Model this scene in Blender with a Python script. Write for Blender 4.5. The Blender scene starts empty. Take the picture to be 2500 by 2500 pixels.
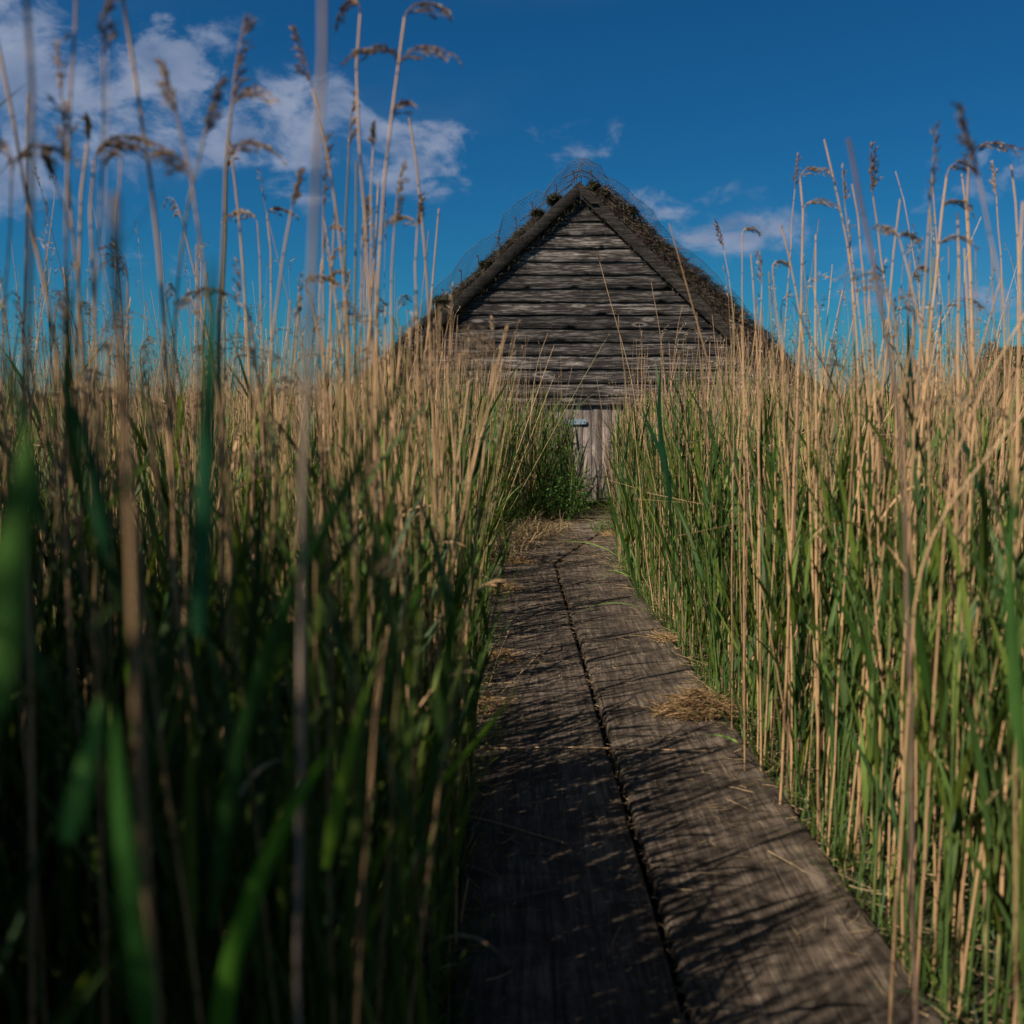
import bpy, math, random
import numpy as np
from mathutils import Vector, Matrix, noise as mnoise

# ------------------------------------------------------------------ camera, world, sun
SC = bpy.context.scene
COL = SC.collection
F = 2400.0                      # focal length in pixels of the 2500 px photograph
H = 1.25                        # camera height over the boardwalk
TH = math.atan((1250 - 965) / F)  # tilt down
cam_d = bpy.data.cameras.new('camera')
cam = bpy.data.objects.new('camera', cam_d); COL.objects.link(cam); SC.camera = cam
cam.location = (0, 0, H); cam.rotation_euler = (math.pi / 2 - TH, 0, 0)
cam_d.sensor_fit = 'HORIZONTAL'; cam_d.sensor_width = 24.0; cam_d.lens = F / 2500 * 24.0
cam_d.clip_start = 0.02; cam_d.clip_end = 3000
cam_d.dof.use_dof = True; cam_d.dof.focus_distance = 6.6; cam_d.dof.aperture_fstop = 1.9
cam_d.dof.aperture_blades = 9

def ray(u, v):
    a, b = (u - 1250) / F, -(v - 1250) / F
    c, s = math.cos(TH), math.sin(TH)
    return Vector((a, c + b * s, -s + b * c))
def P(u, v, y):                 # the point on pixel (u, v) at world depth y
    r = ray(u, v); t = y / r.y
    return Vector((r.x * t, y, H + r.z * t))
def G(u, v, z=0.0):             # the point on pixel (u, v) on the ground
    r = ray(u, v); t = (z - H) / r.z
    return Vector((r.x * t, r.y * t, z))

SUN_EL, SUN_AZ = math.radians(47.5), math.radians(237)      # azimuth from +Y, clockwise
sdir = Vector((math.cos(SUN_EL) * math.sin(SUN_AZ), math.cos(SUN_EL) * math.cos(SUN_AZ), math.sin(SUN_EL)))
sl = bpy.data.lights.new('sun', 'SUN'); sl.energy = 5.0; sl.angle = math.radians(0.5); sl.color = (1, 0.93, 0.83)
so = bpy.data.objects.new('sun', sl); COL.objects.link(so)
so.rotation_euler = sdir.to_track_quat('Z', 'Y').to_euler(); so.location = (-20, -20, 25)

W = bpy.data.worlds.new('World'); SC.world = W; W.use_nodes = True
def world_nodes():
    nt = W.node_tree; nt.nodes.clear(); N = nt.nodes.new; L = nt.links.new
    out = N('ShaderNodeOutputWorld'); bg = N('ShaderNodeBackground'); L(bg.outputs[0], out.inputs[0])
    sky = N('ShaderNodeTexSky'); sky.sky_type = 'NISHITA'; sky.sun_disc = False
    sky.sun_elevation = SUN_EL; sky.sun_rotation = SUN_AZ
    sky.air_density = 1.0; sky.dust_density = 0.3; sky.ozone_density = 3.0; sky.altitude = 10
    hs = N('ShaderNodeHueSaturation'); hs.inputs['Saturation'].default_value = 1.12; L(sky.outputs[0], hs.inputs['Color'])
    tint = N('ShaderNodeMix'); tint.data_type = 'RGBA'; tint.blend_type = 'MULTIPLY'; tint.inputs[0].default_value = 1
    L(hs.outputs[0], tint.inputs[6]); tint.inputs[7].default_value = (0.14, 0.72, 1.06, 1)
    tc = N('ShaderNodeTexCoord')
    nz = N('ShaderNodeTexNoise'); nz.inputs['Scale'].default_value = 19; nz.inputs['Detail'].default_value = 12
    nz.inputs['Roughness'].default_value = 0.6; nz.inputs['Distortion'].default_value = 0.35
    mp = N('ShaderNodeMapping'); mp.inputs['Scale'].default_value = (0.8, 1, 1.3); L(tc.outputs['Generated'], mp.inputs[0]); L(mp.outputs[0], nz.inputs['Vector'])
    def math_(op, a, b=None, c=None):
        n = N('ShaderNodeMath'); n.operation = op
        for i, x in enumerate((a, b, c)):
            if x is None: continue
            if isinstance(x, (int, float)): n.inputs[i].default_value = x
            else: L(x, n.inputs[i])
        return n.outputs[0]
    acc = None
    blobs = [  # centre in the 1932 px view, radii, strength
        (60, 120, 190, 150, 1.0), (300, 175, 200, 120, 1.0), (420, 225, 190, 85, .95), (560, 225, 150, 95, 1.0), (700, 270, 150, 75, .9),
        (820, 285, 110, 60, .72), (180, 250, 240, 70, .9), (540, 375, 75, 48, .75), (280, 500, 130, 45, .42), (60, 580, 200, 60, .4), (820, 350, 150, 40, .45),
        (1260, 375, 130, 62, .62), (1500, 415, 150, 52, .62), (1860, 320, 150, 70, .55), (1560, 560, 300, 60, .42), (960, 345, 90, 30, .45),
        (1080, 330, 260, 120, .42), (1350, 450, 200, 60, .5), (1650, 380, 240, 70, .42), (1700, 470, 260, 90, .38), (1900, 560, 160, 60, .5), (-350, 200, 420, 180, .85)]
    for (x, y, rx, ry, st) in blobs:
        d = ray(x * 1.294, y * 1.294).normalized(); k = 1.294 / F * (1.18 if st > .65 else 1.0)
        s = N('ShaderNodeVectorMath'); s.operation = 'SUBTRACT'; L(tc.outputs['Generated'], s.inputs[0]); s.inputs[1].default_value = d
        m = N('ShaderNodeVectorMath'); m.operation = 'MULTIPLY'; L(s.outputs[0], m.inputs[0]); m.inputs[1].default_value = (1 / (rx * k), 1 / (rx * k), 1 / (ry * k))
        l = N('ShaderNodeVectorMath'); l.operation = 'LENGTH'; L(m.outputs[0], l.inputs[0])
        r = N('ShaderNodeMapRange'); r.interpolation_type = 'SMOOTHSTEP'; L(l.outputs['Value'], r.inputs[0])
        r.inputs[1].default_value = 1.25; r.inputs[2].default_value = 0.15; r.inputs[3].default_value = 0; r.inputs[4].default_value = st
        acc = r.outputs[0] if acc is None else math_('MAXIMUM', acc, r.outputs[0])
    # scattered cloud over the rest of the sky, behind and beside the view
    sep = N('ShaderNodeSeparateXYZ'); L(tc.outputs['Generated'], sep.inputs[0])
    nb = N('ShaderNodeTexNoise'); nb.inputs['Scale'].default_value = 2.2; nb.inputs['Detail'].default_value = 3; L(tc.outputs['Generated'], nb.inputs['Vector'])
    back = math_('MULTIPLY', math_('SUBTRACT', nb.outputs[0], 0.36), 2.4)
    fr = N('ShaderNodeMapRange'); L(sep.outputs[1], fr.inputs[0]); fr.inputs[1].default_value = 0.75; fr.inputs[2].default_value = 0.45; fr.interpolation_type = 'SMOOTHSTEP'
    acc = math_('MAXIMUM', acc, math_('MULTIPLY', back, fr.outputs[0]))
    m = math_('ADD', math_('MULTIPLY', acc, 0.95), math_('MULTIPLY', math_('SUBTRACT', nz.outputs[0], 0.5), 3.4))
    r = N('ShaderNodeMapRange'); r.interpolation_type = 'SMOOTHSTEP'; L(m, r.inputs[0]); r.inputs[1].default_value = 0.34; r.inputs[2].default_value = 1.05
    # clouds only where there is coverage
    g = N('ShaderNodeMapRange'); L(acc, g.inputs[0]); g.inputs[1].default_value = 0.02; g.inputs[2].default_value = 0.45
    mask = math_('MULTIPLY', math_('MULTIPLY', r.outputs[0], g.outputs[0]), 0.92)
    # faint high veil
    vz = N('ShaderNodeTexNoise'); vz.inputs['Scale'].default_value = 2.6; vz.inputs['Detail'].default_value = 7
    vm = N('ShaderNodeMapping'); vm.inputs['Scale'].default_value = (0.8, 1, 2.6); vm.inputs['Rotation'].default_value = (0, 0.35, 0)
    L(tc.outputs['Generated'], vm.inputs[0]); L(vm.outputs[0], vz.inputs['Vector'])
    vr = N('ShaderNodeMapRange'); vr.interpolation_type = 'SMOOTHSTEP'; L(vz.outputs[0], vr.inputs[0]); vr.inputs[1].default_value = 0.5; vr.inputs[2].default_value = 0.85; vr.inputs[4].default_value = 0.2
    mask = math_('MAXIMUM', mask, vr.outputs[0])
    n2 = N('ShaderNodeTexNoise'); n2.inputs['Scale'].default_value = 22; n2.inputs['Detail'].default_value = 6; L(mp.outputs[0], n2.inputs['Vector'])
    cr = N('ShaderNodeValToRGB'); L(n2.outputs[0], cr.inputs[0])
    cr.color_ramp.elements[0].position = 0.3; cr.color_ramp.elements[0].color = (2.6, 3.8, 6.4, 1)
    cr.color_ramp.elements[1].position = 0.72; cr.color_ramp.elements[1].color = (5.6, 6.6, 9.0, 1)
    mx = N('ShaderNodeMix'); mx.data_type = 'RGBA'; L(mask, mx.inputs[0]); L(tint.outputs[2], mx.inputs[6]); L(cr.outputs[0], mx.inputs[7])
    L(mx.outputs[2], bg.inputs[0]); bg.inputs[1].default_value = 0.038
world_nodes()
SC.view_settings.view_transform = 'Standard'; SC.view_settings.look = 'None'
SC.view_settings.exposure = 0.5; SC.view_settings.gamma = 1.0; SC.view_settings.use_curve_mapping = False
SC.cycles.use_denoising = True
SC.cycles.max_bounces = 6; SC.cycles.transparent_max_bounces = 8; SC.cycles.diffuse_bounces = 2; SC.cycles.glossy_bounces = 2

R = np.random.default_rng(7)
random.seed(7)

# ------------------------------------------------------------------ materials
class NT:
    def __init__(s, name):
        s.m = bpy.data.materials.new(name); s.m.use_nodes = True; s.t = s.m.node_tree; s.t.nodes.clear()
        s.out = s.n('ShaderNodeOutputMaterial')
    def n(s, k, **kw):
        x = s.t.nodes.new(k)
        for a, b in kw.items(): setattr(x, a, b)
        return x
    def l(s, a, b): s.t.links.new(a, b)
    def inp(s, sock, v):
        if hasattr(v, 'is_linked') or isinstance(v, bpy.types.NodeSocket): s.l(v, sock)
        else: sock.default_value = v
    def math(s, op, a, b=0.0, c=None):
        x = s.n('ShaderNodeMath', operation=op); s.inp(x.inputs[0], a); s.inp(x.inputs[1], b)
        if c is not None: s.inp(x.inputs[2], c)
        return x.outputs[0]
    def mix(s, f, a, b, mode='MIX'):
        x = s.n('ShaderNodeMix', data_type='RGBA', blend_type=mode); s.inp(x.inputs[0], f)
        for k, v in ((6, a), (7, b)):
            s.inp(x.inputs[k], (*v, 1) if isinstance(v, tuple) and len(v) == 3 else v)
        return x.outputs[2]
    def coord(s, scale=(1, 1, 1), rot=(0, 0, 0), rnd=False, kind='Object'):
        tc = s.n('ShaderNodeTexCoord'); v = tc.outputs[kind]
        if rnd:
            oi = s.n('ShaderNodeObjectInfo'); a = s.n('ShaderNodeVectorMath', operation='MULTIPLY_ADD')
            cb = s.n('ShaderNodeCombineXYZ')
            for i, k in enumerate((37.1, 11.7, 53.9)): s.l(s.math('MULTIPLY', oi.outputs['Random'], k), cb.inputs[i])
            s.l(v, a.inputs[0]); a.inputs[1].default_value = (1, 1, 1); s.l(cb.outputs[0], a.inputs[2]); v = a.outputs[0]
        mp = s.n('ShaderNodeMapping'); mp.inputs['Scale'].default_value = scale; mp.inputs['Rotation'].default_value = rot
        s.l(v, mp.inputs[0]); return mp.outputs[0]
    def noise(s, vec, scale, detail=6, rough=0.55, dist=0.0):
        x = s.n('ShaderNodeTexNoise'); s.l(vec, x.inputs['Vector']); x.inputs['Scale'].default_value = scale
        x.inputs['Detail'].default_value = detail; x.inputs['Roughness'].default_value = rough; x.inputs['Distortion'].default_value = dist
        return x.outputs[0]
    def ramp(s, f, stops):
        x = s.n('ShaderNodeValToRGB'); s.l(f, x.inputs[0]); e = x.color_ramp.elements
        while len(e) < len(stops): e.new(0.5)
        for i, (p, c) in enumerate(stops): e[i].position = p; e[i].color = (c, c, c, 1) if isinstance(c, (int, float)) else (*c, 1)
        return x.outputs[0]
    def bump(s, h, strength, dist=0.01, normal=None):
        b = s.n('ShaderNodeBump'); b.inputs['Strength'].default_value = strength; b.inputs['Distance'].default_value = dist
        s.l(h, b.inputs['Height'])
        if normal: s.l(normal, b.inputs['Normal'])
        return b.outputs[0]
    def principled(s, col, rough=0.8, spec=0.3, normal=None, metal=0.0):
        p = s.n('ShaderNodeBsdfPrincipled'); s.inp(p.inputs['Base Color'], (*col, 1) if isinstance(col, tuple) else col)
        s.inp(p.inputs['Roughness'], rough); p.inputs['Specular IOR Level'].default_value = spec; p.inputs['Metallic'].default_value = metal
        if normal: s.l(normal, p.inputs['Normal'])
        return p.outputs[0]
    def done(s, sh): s.l(sh, s.out.inputs[0]); return s.m

def attr_mat(name, translucent=0.0, rough=0.6, spec=0.3, rings=False, var=0.35):
    m = NT(name)
    at = m.n('ShaderNodeAttribute', attribute_name='col'); al = m.n('ShaderNodeAttribute', attribute_name='along')
    oi = m.n('ShaderNodeObjectInfo')
    c = at.outputs['Color']
    nz = m.noise(m.coord((1, 1, .35), rnd=True), 60, 4)
    c = m.mix(1.0, c, m.ramp(nz, [(0.25, 1 - var), (0.75, 1 + var * .8)]), 'MULTIPLY')
    if rings:
        pos = m.math('MULTIPLY', al.outputs['Fac'], 6.2)
        fr = m.math('FRACT', m.math('ADD', pos, m.math('MULTIPLY', oi.outputs['Random'], 7.0)))
        # sheath colour steps from one internode to the next, dark ring at the joint
        fl = m.math('FLOOR', m.math('ADD', pos, m.math('MULTIPLY', oi.outputs['Random'], 7.0)))
        wn = m.n('ShaderNodeTexWhiteNoise', noise_dimensions='1D'); m.l(fl, wn.inputs['W'])
        c = m.mix(m.math('MULTIPLY', wn.outputs[0], 0.30), c, (0.23, 0.13, 0.065))
        c = m.mix(m.ramp(fr, [(0.0, .9), (0.018, 0.8), (0.045, 0.0)]), c, (0.09, 0.05, 0.025))
    sh = m.principled(c, rough, spec)
    if translucent:
        tr = m.n('ShaderNodeBsdfTranslucent'); m.l(m.mix(1.0, c, (1.1, 1.25, 0.5), 'MULTIPLY'), tr.inputs[0])
        mx = m.n('ShaderNodeMixShader'); mx.inputs[0].default_value = translucent; m.l(sh, mx.inputs[1]); m.l(tr.outputs[0], mx.inputs[2]); sh = mx.outputs[0]
    return m.done(sh)
M_STEM = attr_mat('dry_reed', rings=True, rough=0.5, spec=0.35, var=.25)
M_STEMB = attr_mat('dry_reed_bed', rings=True, rough=0.55, spec=0.3, var=.25)
M_PLUME = attr_mat('seed_head', 0.15, 0.8, 0.1)
M_LEAF = attr_mat('green_blade', 0.36, 0.55, 0.25, var=.25)
M_STRAW = attr_mat('straw', 0.1, 0.7, 0.2, var=.3)

def wood(name, axis, dark, mid, light, gscale=1.0, rough=0.85, bump=0.6, cross=0.0, moss=0.0, knots=True):
    """weathered wood; axis = grain direction (0 x, 1 y, 2 z)"""
    m = NT(name)
    def sc(a, b): v = [b, b, b]; v[axis] = a; return tuple(v)
    v1 = m.coord(sc(2.2 * gscale, 40 * gscale), rnd=True); v2 = m.coord(sc(9 * gscale, 120 * gscale), rnd=True); v3 = m.coord((1, 1, 1), rnd=True)
    kn = None
    g1 = m.noise(v1, 1.0, 6, 0.6, 0.7); g2 = m.noise(v2, 1.0, 4, 0.6, 0.2); patch = m.noise(v3, 2.6, 5, 0.6)
    f = m.math('ADD', m.math('MULTIPLY', g1, 0.55), m.math('MULTIPLY', g2, 0.45))
    c = m.ramp(f, [(0.38, dark), (0.49, mid), (0.62, light)])
    c = m.mix(1.0, c, m.ramp(patch, [(0.3, 0.62), (0.7, 1.3)]), 'MULTIPLY')
    oi = m.n('ShaderNodeObjectInfo'); c = m.mix(1.0, c, m.ramp(oi.outputs['Random'], [(0.0, 0.5), (1.0, 1.5)]), 'MULTIPLY')
    crk = m.noise(m.coord(sc(2.2, 60), rnd=True), 1.0, 3, .5, .3); c = m.mix(m.ramp(crk, [(0.30, 0.85), (0.36, 0.0)]), c, tuple(x * .3 for x in dark))
    h = f
    if knots:
        vo = m.n('ShaderNodeTexVoronoi'); vo.feature = 'F1'; m.l(m.coord(sc(1.6, 5.2), rnd=True), vo.inputs['Vector']); vo.inputs['Scale'].default_value = 1
        k = m.ramp(vo.outputs['Distance'], [(0.04, 1.0), (0.10, 0.0)])
        ring = m.ramp(vo.outputs['Distance'], [(0.06, 0.0), (0.11, .6), (0.17, 0.0)])
        c = m.mix(k, c, tuple(x * .5 for x in dark)); c = m.mix(ring, c, tuple(min(1, x * 1.15) for x in light))
        h = m.math('SUBTRACT', f, m.math('MULTIPLY', k, 0.3))
    if cross:
        def sx(a, b): v = [b, b, b]; v[axis] = a; return tuple(v)
        x1 = m.noise(m.coord(sx(160, 7), rnd=True), 1, 3, .6, .3)
        c = m.mix(m.math('MULTIPLY', m.math('MULTIPLY', m.ramp(x1, [(0.45, 0.0), (0.75, 1.0)]), m.ramp(patch, [(0.4, 0.1), (0.65, 1.0)])), cross), c, light)
        h = m.math('ADD', h, m.math('MULTIPLY', x1, 0.35))
        sc_ = m.noise(m.coord((14, 30, 1), rot=(0, 0, .5), rnd=True), 1.5, 8, .75, 1.5)
        c = m.mix(m.ramp(sc_, [(0.62, 0.0), (0.74, 0.35)]), c, tuple(min(1, x * 1.9) for x in light))
        dk = m.noise(m.coord((1.3, 2.2, 1), rnd=True), 3.0, 7, .7, .6)
        c = m.mix(m.ramp(dk, [(0.42, 0.6), (0.56, 0.0)]), c, tuple(x * .6 for x in dark))
    if moss:
        mo = m.noise(m.coord((1, 1, 1)), 7, 6, .7)
        c = m.mix(m.ramp(mo, [(0.55, 0.0), (0.7, moss)]), c, (0.05, 0.06, 0.02))
    return m.done(m.principled(c, rough, 0.25, m.bump(h, bump, 0.006)))
M_WALL = wood('weathered_boarding', 0, (0.011, 0.009, 0.0075), (0.037, 0.029, 0.024), (0.27, 0.225, 0.19), bump=0.9)
M_BARGE = wood('bargeboard_wood', 0, (0.009, 0.007, 0.0055), (0.021, 0.017, 0.0135), (0.07, 0.056, 0.044), knots=False)
M_DOOR = wood('door_wood', 2, (0.10, 0.075, 0.062), (0.26, 0.20, 0.165), (0.42, 0.34, 0.29), bump=.5)
M_DECK = wood('deck_wood', 1, (0.027, 0.0185, 0.012), (0.064, 0.045, 0.030), (0.145, 0.107, 0.074), gscale=1.2, bump=.9, cross=.5, knots=False)

def simple(name, stops, scale, rough=.9, bump=.5, bd=.02, kind='Object', metal=0, detail=8):
    m = NT(name); v = m.coord(kind=kind); n = m.noise(v, scale, detail, .65)
    return m.done(m.principled(m.ramp(n, stops), rough, .25, m.bump(n, bump, bd), metal))
M_GROUND = simple('mud', [(0.3, (0.010, 0.008, 0.005)), (0.55, (0.035, 0.026, 0.014)), (0.75, (0.09, 0.066, 0.035))], 9, bd=.05)
M_THATCH = simple('old_thatch', [(0.3, (0.018, 0.013, 0.010)), (0.55, (0.06, 0.044, 0.032)), (0.75, (0.13, 0.10, 0.07))], 28, bd=.03, bump=1)
M_MOSS = simple('moss', [(0.3, (0.012, 0.012, 0.006)), (0.6, (0.04, 0.04, 0.016)), (0.8, (0.08, 0.07, 0.035))], 40, bd=.02, bump=1)
M_WIRE = simple('rusty_wire', [(0.3, (0.03, 0.018, 0.013)), (0.7, (0.09, 0.05, 0.035))], 60, .6, .2, .002)
M_NET = simple('galvanised_net', [(0.3, (0.05, 0.06, 0.07)), (0.7, (0.12, 0.13, 0.15))], 20, .5, .1, .002, metal=.4)
M_PLATE = simple('galvanised_plate', [(0.3, (0.20, 0.27, 0.33)), (0.7, (0.42, 0.52, 0.60))], 22, .45, .2, .002, metal=.3)
M_DARK = simple('dark_interior', [(0.3, (0.01, 0.008, 0.007)), (0.7, (0.03, 0.025, 0.02))], 10)
M_STONE = simple('worn_slab', [(0.3, (0.05, 0.04, 0.03)), (0.55, (0.13, 0.10, 0.075)), (0.75, (0.24, 0.19, 0.14))], 12, bd=.02)

# ------------------------------------------------------------------ mesh helpers
def tag(o, label=None, cat=None, group=None, kind=None):
    if label: o['label'] = label
    if cat: o['category'] = cat
    if group: o['group'] = group
    if kind: o['kind'] = kind
    return o
def link(o, parent=None):
    COL.objects.link(o)
    if parent: o.parent = parent
    return o
def empty(name, loc):
    o = bpy.data.objects.new(name, None); o.location = loc; o.empty_display_size = .1
    return link(o)
def quads_mesh(name, V, Q, mat, col=None, along=None, smooth=False):
    V = np.asarray(V, dtype=np.float32); Q = np.asarray(Q, dtype=np.int32)
    me = bpy.data.meshes.new(name); nv, nq = len(V), len(Q)
    me.vertices.add(nv); me.loops.add(nq * 4); me.polygons.add(nq)
    me.vertices.foreach_set('co', V.ravel()); me.loops.foreach_set('vertex_index', Q.ravel())
    me.polygons.foreach_set('loop_start', np.arange(nq, dtype=np.int32) * 4)
    if col is not None:
        a = me.attributes.new('col', 'FLOAT_COLOR', 'POINT'); c4 = np.ones((nv, 4), np.float32); c4[:, :3] = col; a.data.foreach_set('color', c4.ravel())
    if along is not None:
        a = me.attributes.new('along', 'FLOAT', 'POINT'); a.data.foreach_set('value', np.asarray(along, np.float32).ravel())
    if smooth: me.polygons.foreach_set('use_smooth', np.ones(nq, bool))
    me.update(calc_edges=True); me.materials.append(mat)
    return me
class Soup:
    def __init__(s): s.V, s.Q, s.C, s.A, s.n = [], [], [], [], 0
    def add(s, V, Q, C, A=None):
        V = np.asarray(V, float).reshape(-1, 3); Q = np.asarray(Q).reshape(-1, 4)
        s.V.append(V); s.Q.append(Q + s.n); C = np.broadcast_to(np.asarray(C, float), (len(V), 3)); s.C.append(C)
        s.A.append(np.zeros(len(V)) if A is None else np.asarray(A, float).ravel()); s.n += len(V); return s
    def mesh(s, name, mat, smooth=False):
        return quads_mesh(name, np.concatenate(s.V), np.concatenate(s.Q), mat, np.concatenate(s.C), np.concatenate(s.A), smooth)
    def obj(s, name, mat, parent=None, smooth=False): return link(bpy.data.objects.new(name, s.mesh(name, mat, smooth)), parent)
def tubes(s, Pt, rad, col, sides=3, frame=None):
    """Pt (M,K,3), rad (M,K), col (M,3) or (M,K,3)"""
    Pt = np.asarray(Pt, float); M, K, _ = Pt.shape
    rad = np.broadcast_to(np.asarray(rad, float), (M, K))
    t = np.gradient(Pt, axis=1); t /= np.linalg.norm(t, axis=2, keepdims=True) + 1e-9
    ref = np.zeros_like(t); mostly_z = np.abs(t[..., 2:3]).mean(axis=1, keepdims=True) > .6
    ref = np.where(mostly_z, np.array([0, 1., 0]), np.array([0, 0, 1.]))
    ref = np.broadcast_to(ref, t.shape)
    a = np.cross(t, ref); a /= np.linalg.norm(a, axis=2, keepdims=True) + 1e-9; b = np.cross(a, t)
    ang = np.arange(sides) * 2 * math.pi / sides
    V = Pt[:, :, None, :] + rad[:, :, None, None] * (a[:, :, None, :] * np.cos(ang)[None, None, :, None] + b[:, :, None, :] * np.sin(ang)[None, None, :, None])
    idx = np.arange(M * K * sides).reshape(M, K, sides); nx = np.roll(idx, -1, axis=2)
    Q = np.stack([idx[:, :-1], nx[:, :-1], nx[:, 1:], idx[:, 1:]], -1)
    seg = np.linalg.norm(np.diff(Pt, axis=1), axis=2); al = np.concatenate([np.zeros((M, 1)), np.cumsum(seg, 1)], 1) + R.random((M, 1)) * 3
    col = np.asarray(col, float)
    if col.ndim == 1: col = np.broadcast_to(col, (M, 3))
    if col.ndim == 2: col = np.broadcast_to(col[:, None, :], (M, K, 3))
    s.add(V.reshape(-1, 3), Q, np.repeat(col.reshape(-1, 3), sides, axis=0), np.repeat(al.ravel(), sides))
def ribbons(s, Pt, wid, side, col, fold=0.0):
    """Pt (M,K,3), wid (M,K) half width, side (M,3) or (M,K,3); fold>0 = V section"""
    Pt = np.asarray(Pt, float); M, K, _ = Pt.shape; side = np.asarray(side, float)
    if side.ndim == 2: side = np.broadcast_to(side[:, None, :], (M, K, 3))
    t = np.gradient(Pt, axis=1); t /= np.linalg.norm(t, axis=2, keepdims=True) + 1e-9
    side = side - t * (side * t).sum(2, keepdims=True); side = side / (np.linalg.norm(side, axis=2, keepdims=True) + 1e-9)
    w = np.asarray(wid)[:, :, None]; nrm = np.cross(t, side)
    col = np.asarray(col, float)
    if col.ndim == 1: col = np.broadcast_to(col, (M, 3))
    if col.ndim == 2: col = np.broadcast_to(col[:, None, :], (M, K, 3))
    if fold:
        V = np.stack([Pt - side * w + nrm * w * fold, Pt, Pt + side * w + nrm * w * fold], 2); n = 3
        cc = np.stack([col, col * 1.18, col], 2)
    else: V = np.stack([Pt - side * w, Pt + side * w], 2); n = 2; cc = np.stack([col, col], 2)
    idx = np.arange(M * K * n).reshape(M, K, n)
    Q = np.stack([idx[:, :-1, :-1], idx[:, :-1, 1:], idx[:, 1:, 1:], idx[:, 1:, :-1]], -1)
    seg = np.linalg.norm(np.diff(Pt, axis=1), axis=2); al = np.concatenate([np.zeros((M, 1)), np.cumsum(seg, 1)], 1)
    s.add(V.reshape(-1, 3), Q, cc.reshape(-1, 3), np.repeat(al.ravel(), n))
def diamonds(s, base, tip, w, col, cross=False):
    """flat little husks: base, tip (M,3), w half width"""
    base = np.asarray(base); tip = np.asarray(tip); M = len(base); d = tip - base
    rnd = R.normal(size=(M, 3)); a = np.cross(d, rnd); a /= np.linalg.norm(a, axis=1, keepdims=True) + 1e-9
    w = np.broadcast_to(np.asarray(w, float), (M,))[:, None]
    for k in range(2 if cross else 1):
        if k: a = np.cross(d, a); a /= np.linalg.norm(a, axis=1, keepdims=True) + 1e-9
        mid = base + d * .4
        V = np.stack([base, mid + a * w, tip, mid - a * w], 1)
        s.add(V.reshape(-1, 3), np.arange(M * 4).reshape(M, 4), np.repeat(np.broadcast_to(np.asarray(col, float), (M, 3)), 4, axis=0))
def grid_faces(nu, nv, wrap=False):
    idx = np.arange(nu * nv).reshape(nu, nv); b = np.roll(idx, -1, 1) if wrap else idx[:, 1:]; a = idx if wrap else idx[:, :-1]
    return np.stack([a[:-1], b[:-1], b[1:], a[1:]], -1).reshape(-1, 4)
def fbm(x, y, z=0.0, sc=1.0, oct=4): return mnoise.fractal(Vector((x * sc, y * sc, z * sc)), 0.9, 2.0, oct)

# ------------------------------------------------------------------ ground
def ground_z(x, y):
    d = max(0.0, max(-.25 - x, x - 1.0)) if y < 11 else 1
    return -0.07 + 0.03 * math.sin(x * 2.1 + y) * min(1, d) * .5
def build_ground():
    xs = np.concatenate([-np.geomspace(1500, 6, 14), np.linspace(-5, 6, 80), np.geomspace(7, 1500, 14)])
    ys = np.concatenate([-np.geomspace(300, 4, 8), np.linspace(-3, 14, 120), np.geomspace(15, 2500, 16)])
    V = [(x, y, -.09 + (0.035 * fbm(x, y, 0, 2.5) if abs(x) < 7 and -4 < y < 15 else 0)) for x in xs for y in ys]
    me = quads_mesh('ground', V, grid_faces(len(xs), len(ys))[:, ::-1], M_GROUND, smooth=True)
    tag(link(bpy.data.objects.new('ground', me)), 'dark muddy marsh ground under the reeds', kind='structure')
build_ground()

# ------------------------------------------------------------------ boardwalk
def px(x, y): return (x * 1.294, y * 1.294)
def plank(name, a0, a1, b0, b1, mat, parent, th=.075, nu=90, nv=7, seed=0, top=0.0, rag=.006):
    """a0->a1 left edge, b0->b1 right edge (xy), rounded long plank with a worn rim"""
    a0, a1, b0, b1 = map(np.array, (a0, a1, b0, b1)); V = []
    for i in range(nu):
        t = i / (nu - 1); L = a0 + (a1 - a0) * t; Rr = b0 + (b1 - b0) * t; d = Rr - L; ln = np.linalg.norm(d); d = d / ln
        r1 = rag * fbm(t * 14, seed, 3, 1.3) ; r2 = rag * fbm(t * 14, seed + 9, 5, 1.3)
        L = L + d * r1; Rr = Rr + d * r2
        sec = [(0, -th), (0, -.012), (.004 / ln, -.003)] + [(.03 + .94 * k / (nv - 1), 0) for k in range(nv)] + [(1 - .004 / ln, -.003), (1, -.012), (1, -th)]
        for (u, z) in sec:
            p = L + (Rr - L) * u
            zz = z + top + (0.004 * fbm(p[0] * 3, p[1] * 1.2, seed, 1.0) + .003 * fbm(p[0] * 25, p[1] * 4, seed, 1) if z > -.02 else 0)
            if i in (0, nu - 1) and z > -.02: zz -= .006
            V.append((p[0], p[1], zz))
    ns = nv + 6; Q = grid_faces(nu, ns, True)
    caps = []
    for i in (0, nu - 1):
        b = i * ns
        for k in range(ns // 2 - 1): caps.append((b + k, b + k + 1, b + ns - 2 - k, b + ns - 1 - k))
    me = quads_mesh(name, V, np.concatenate([Q, np.array(caps)]), mat, smooth=False)
    return link(bpy.data.objects.new(name, me), parent)
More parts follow.
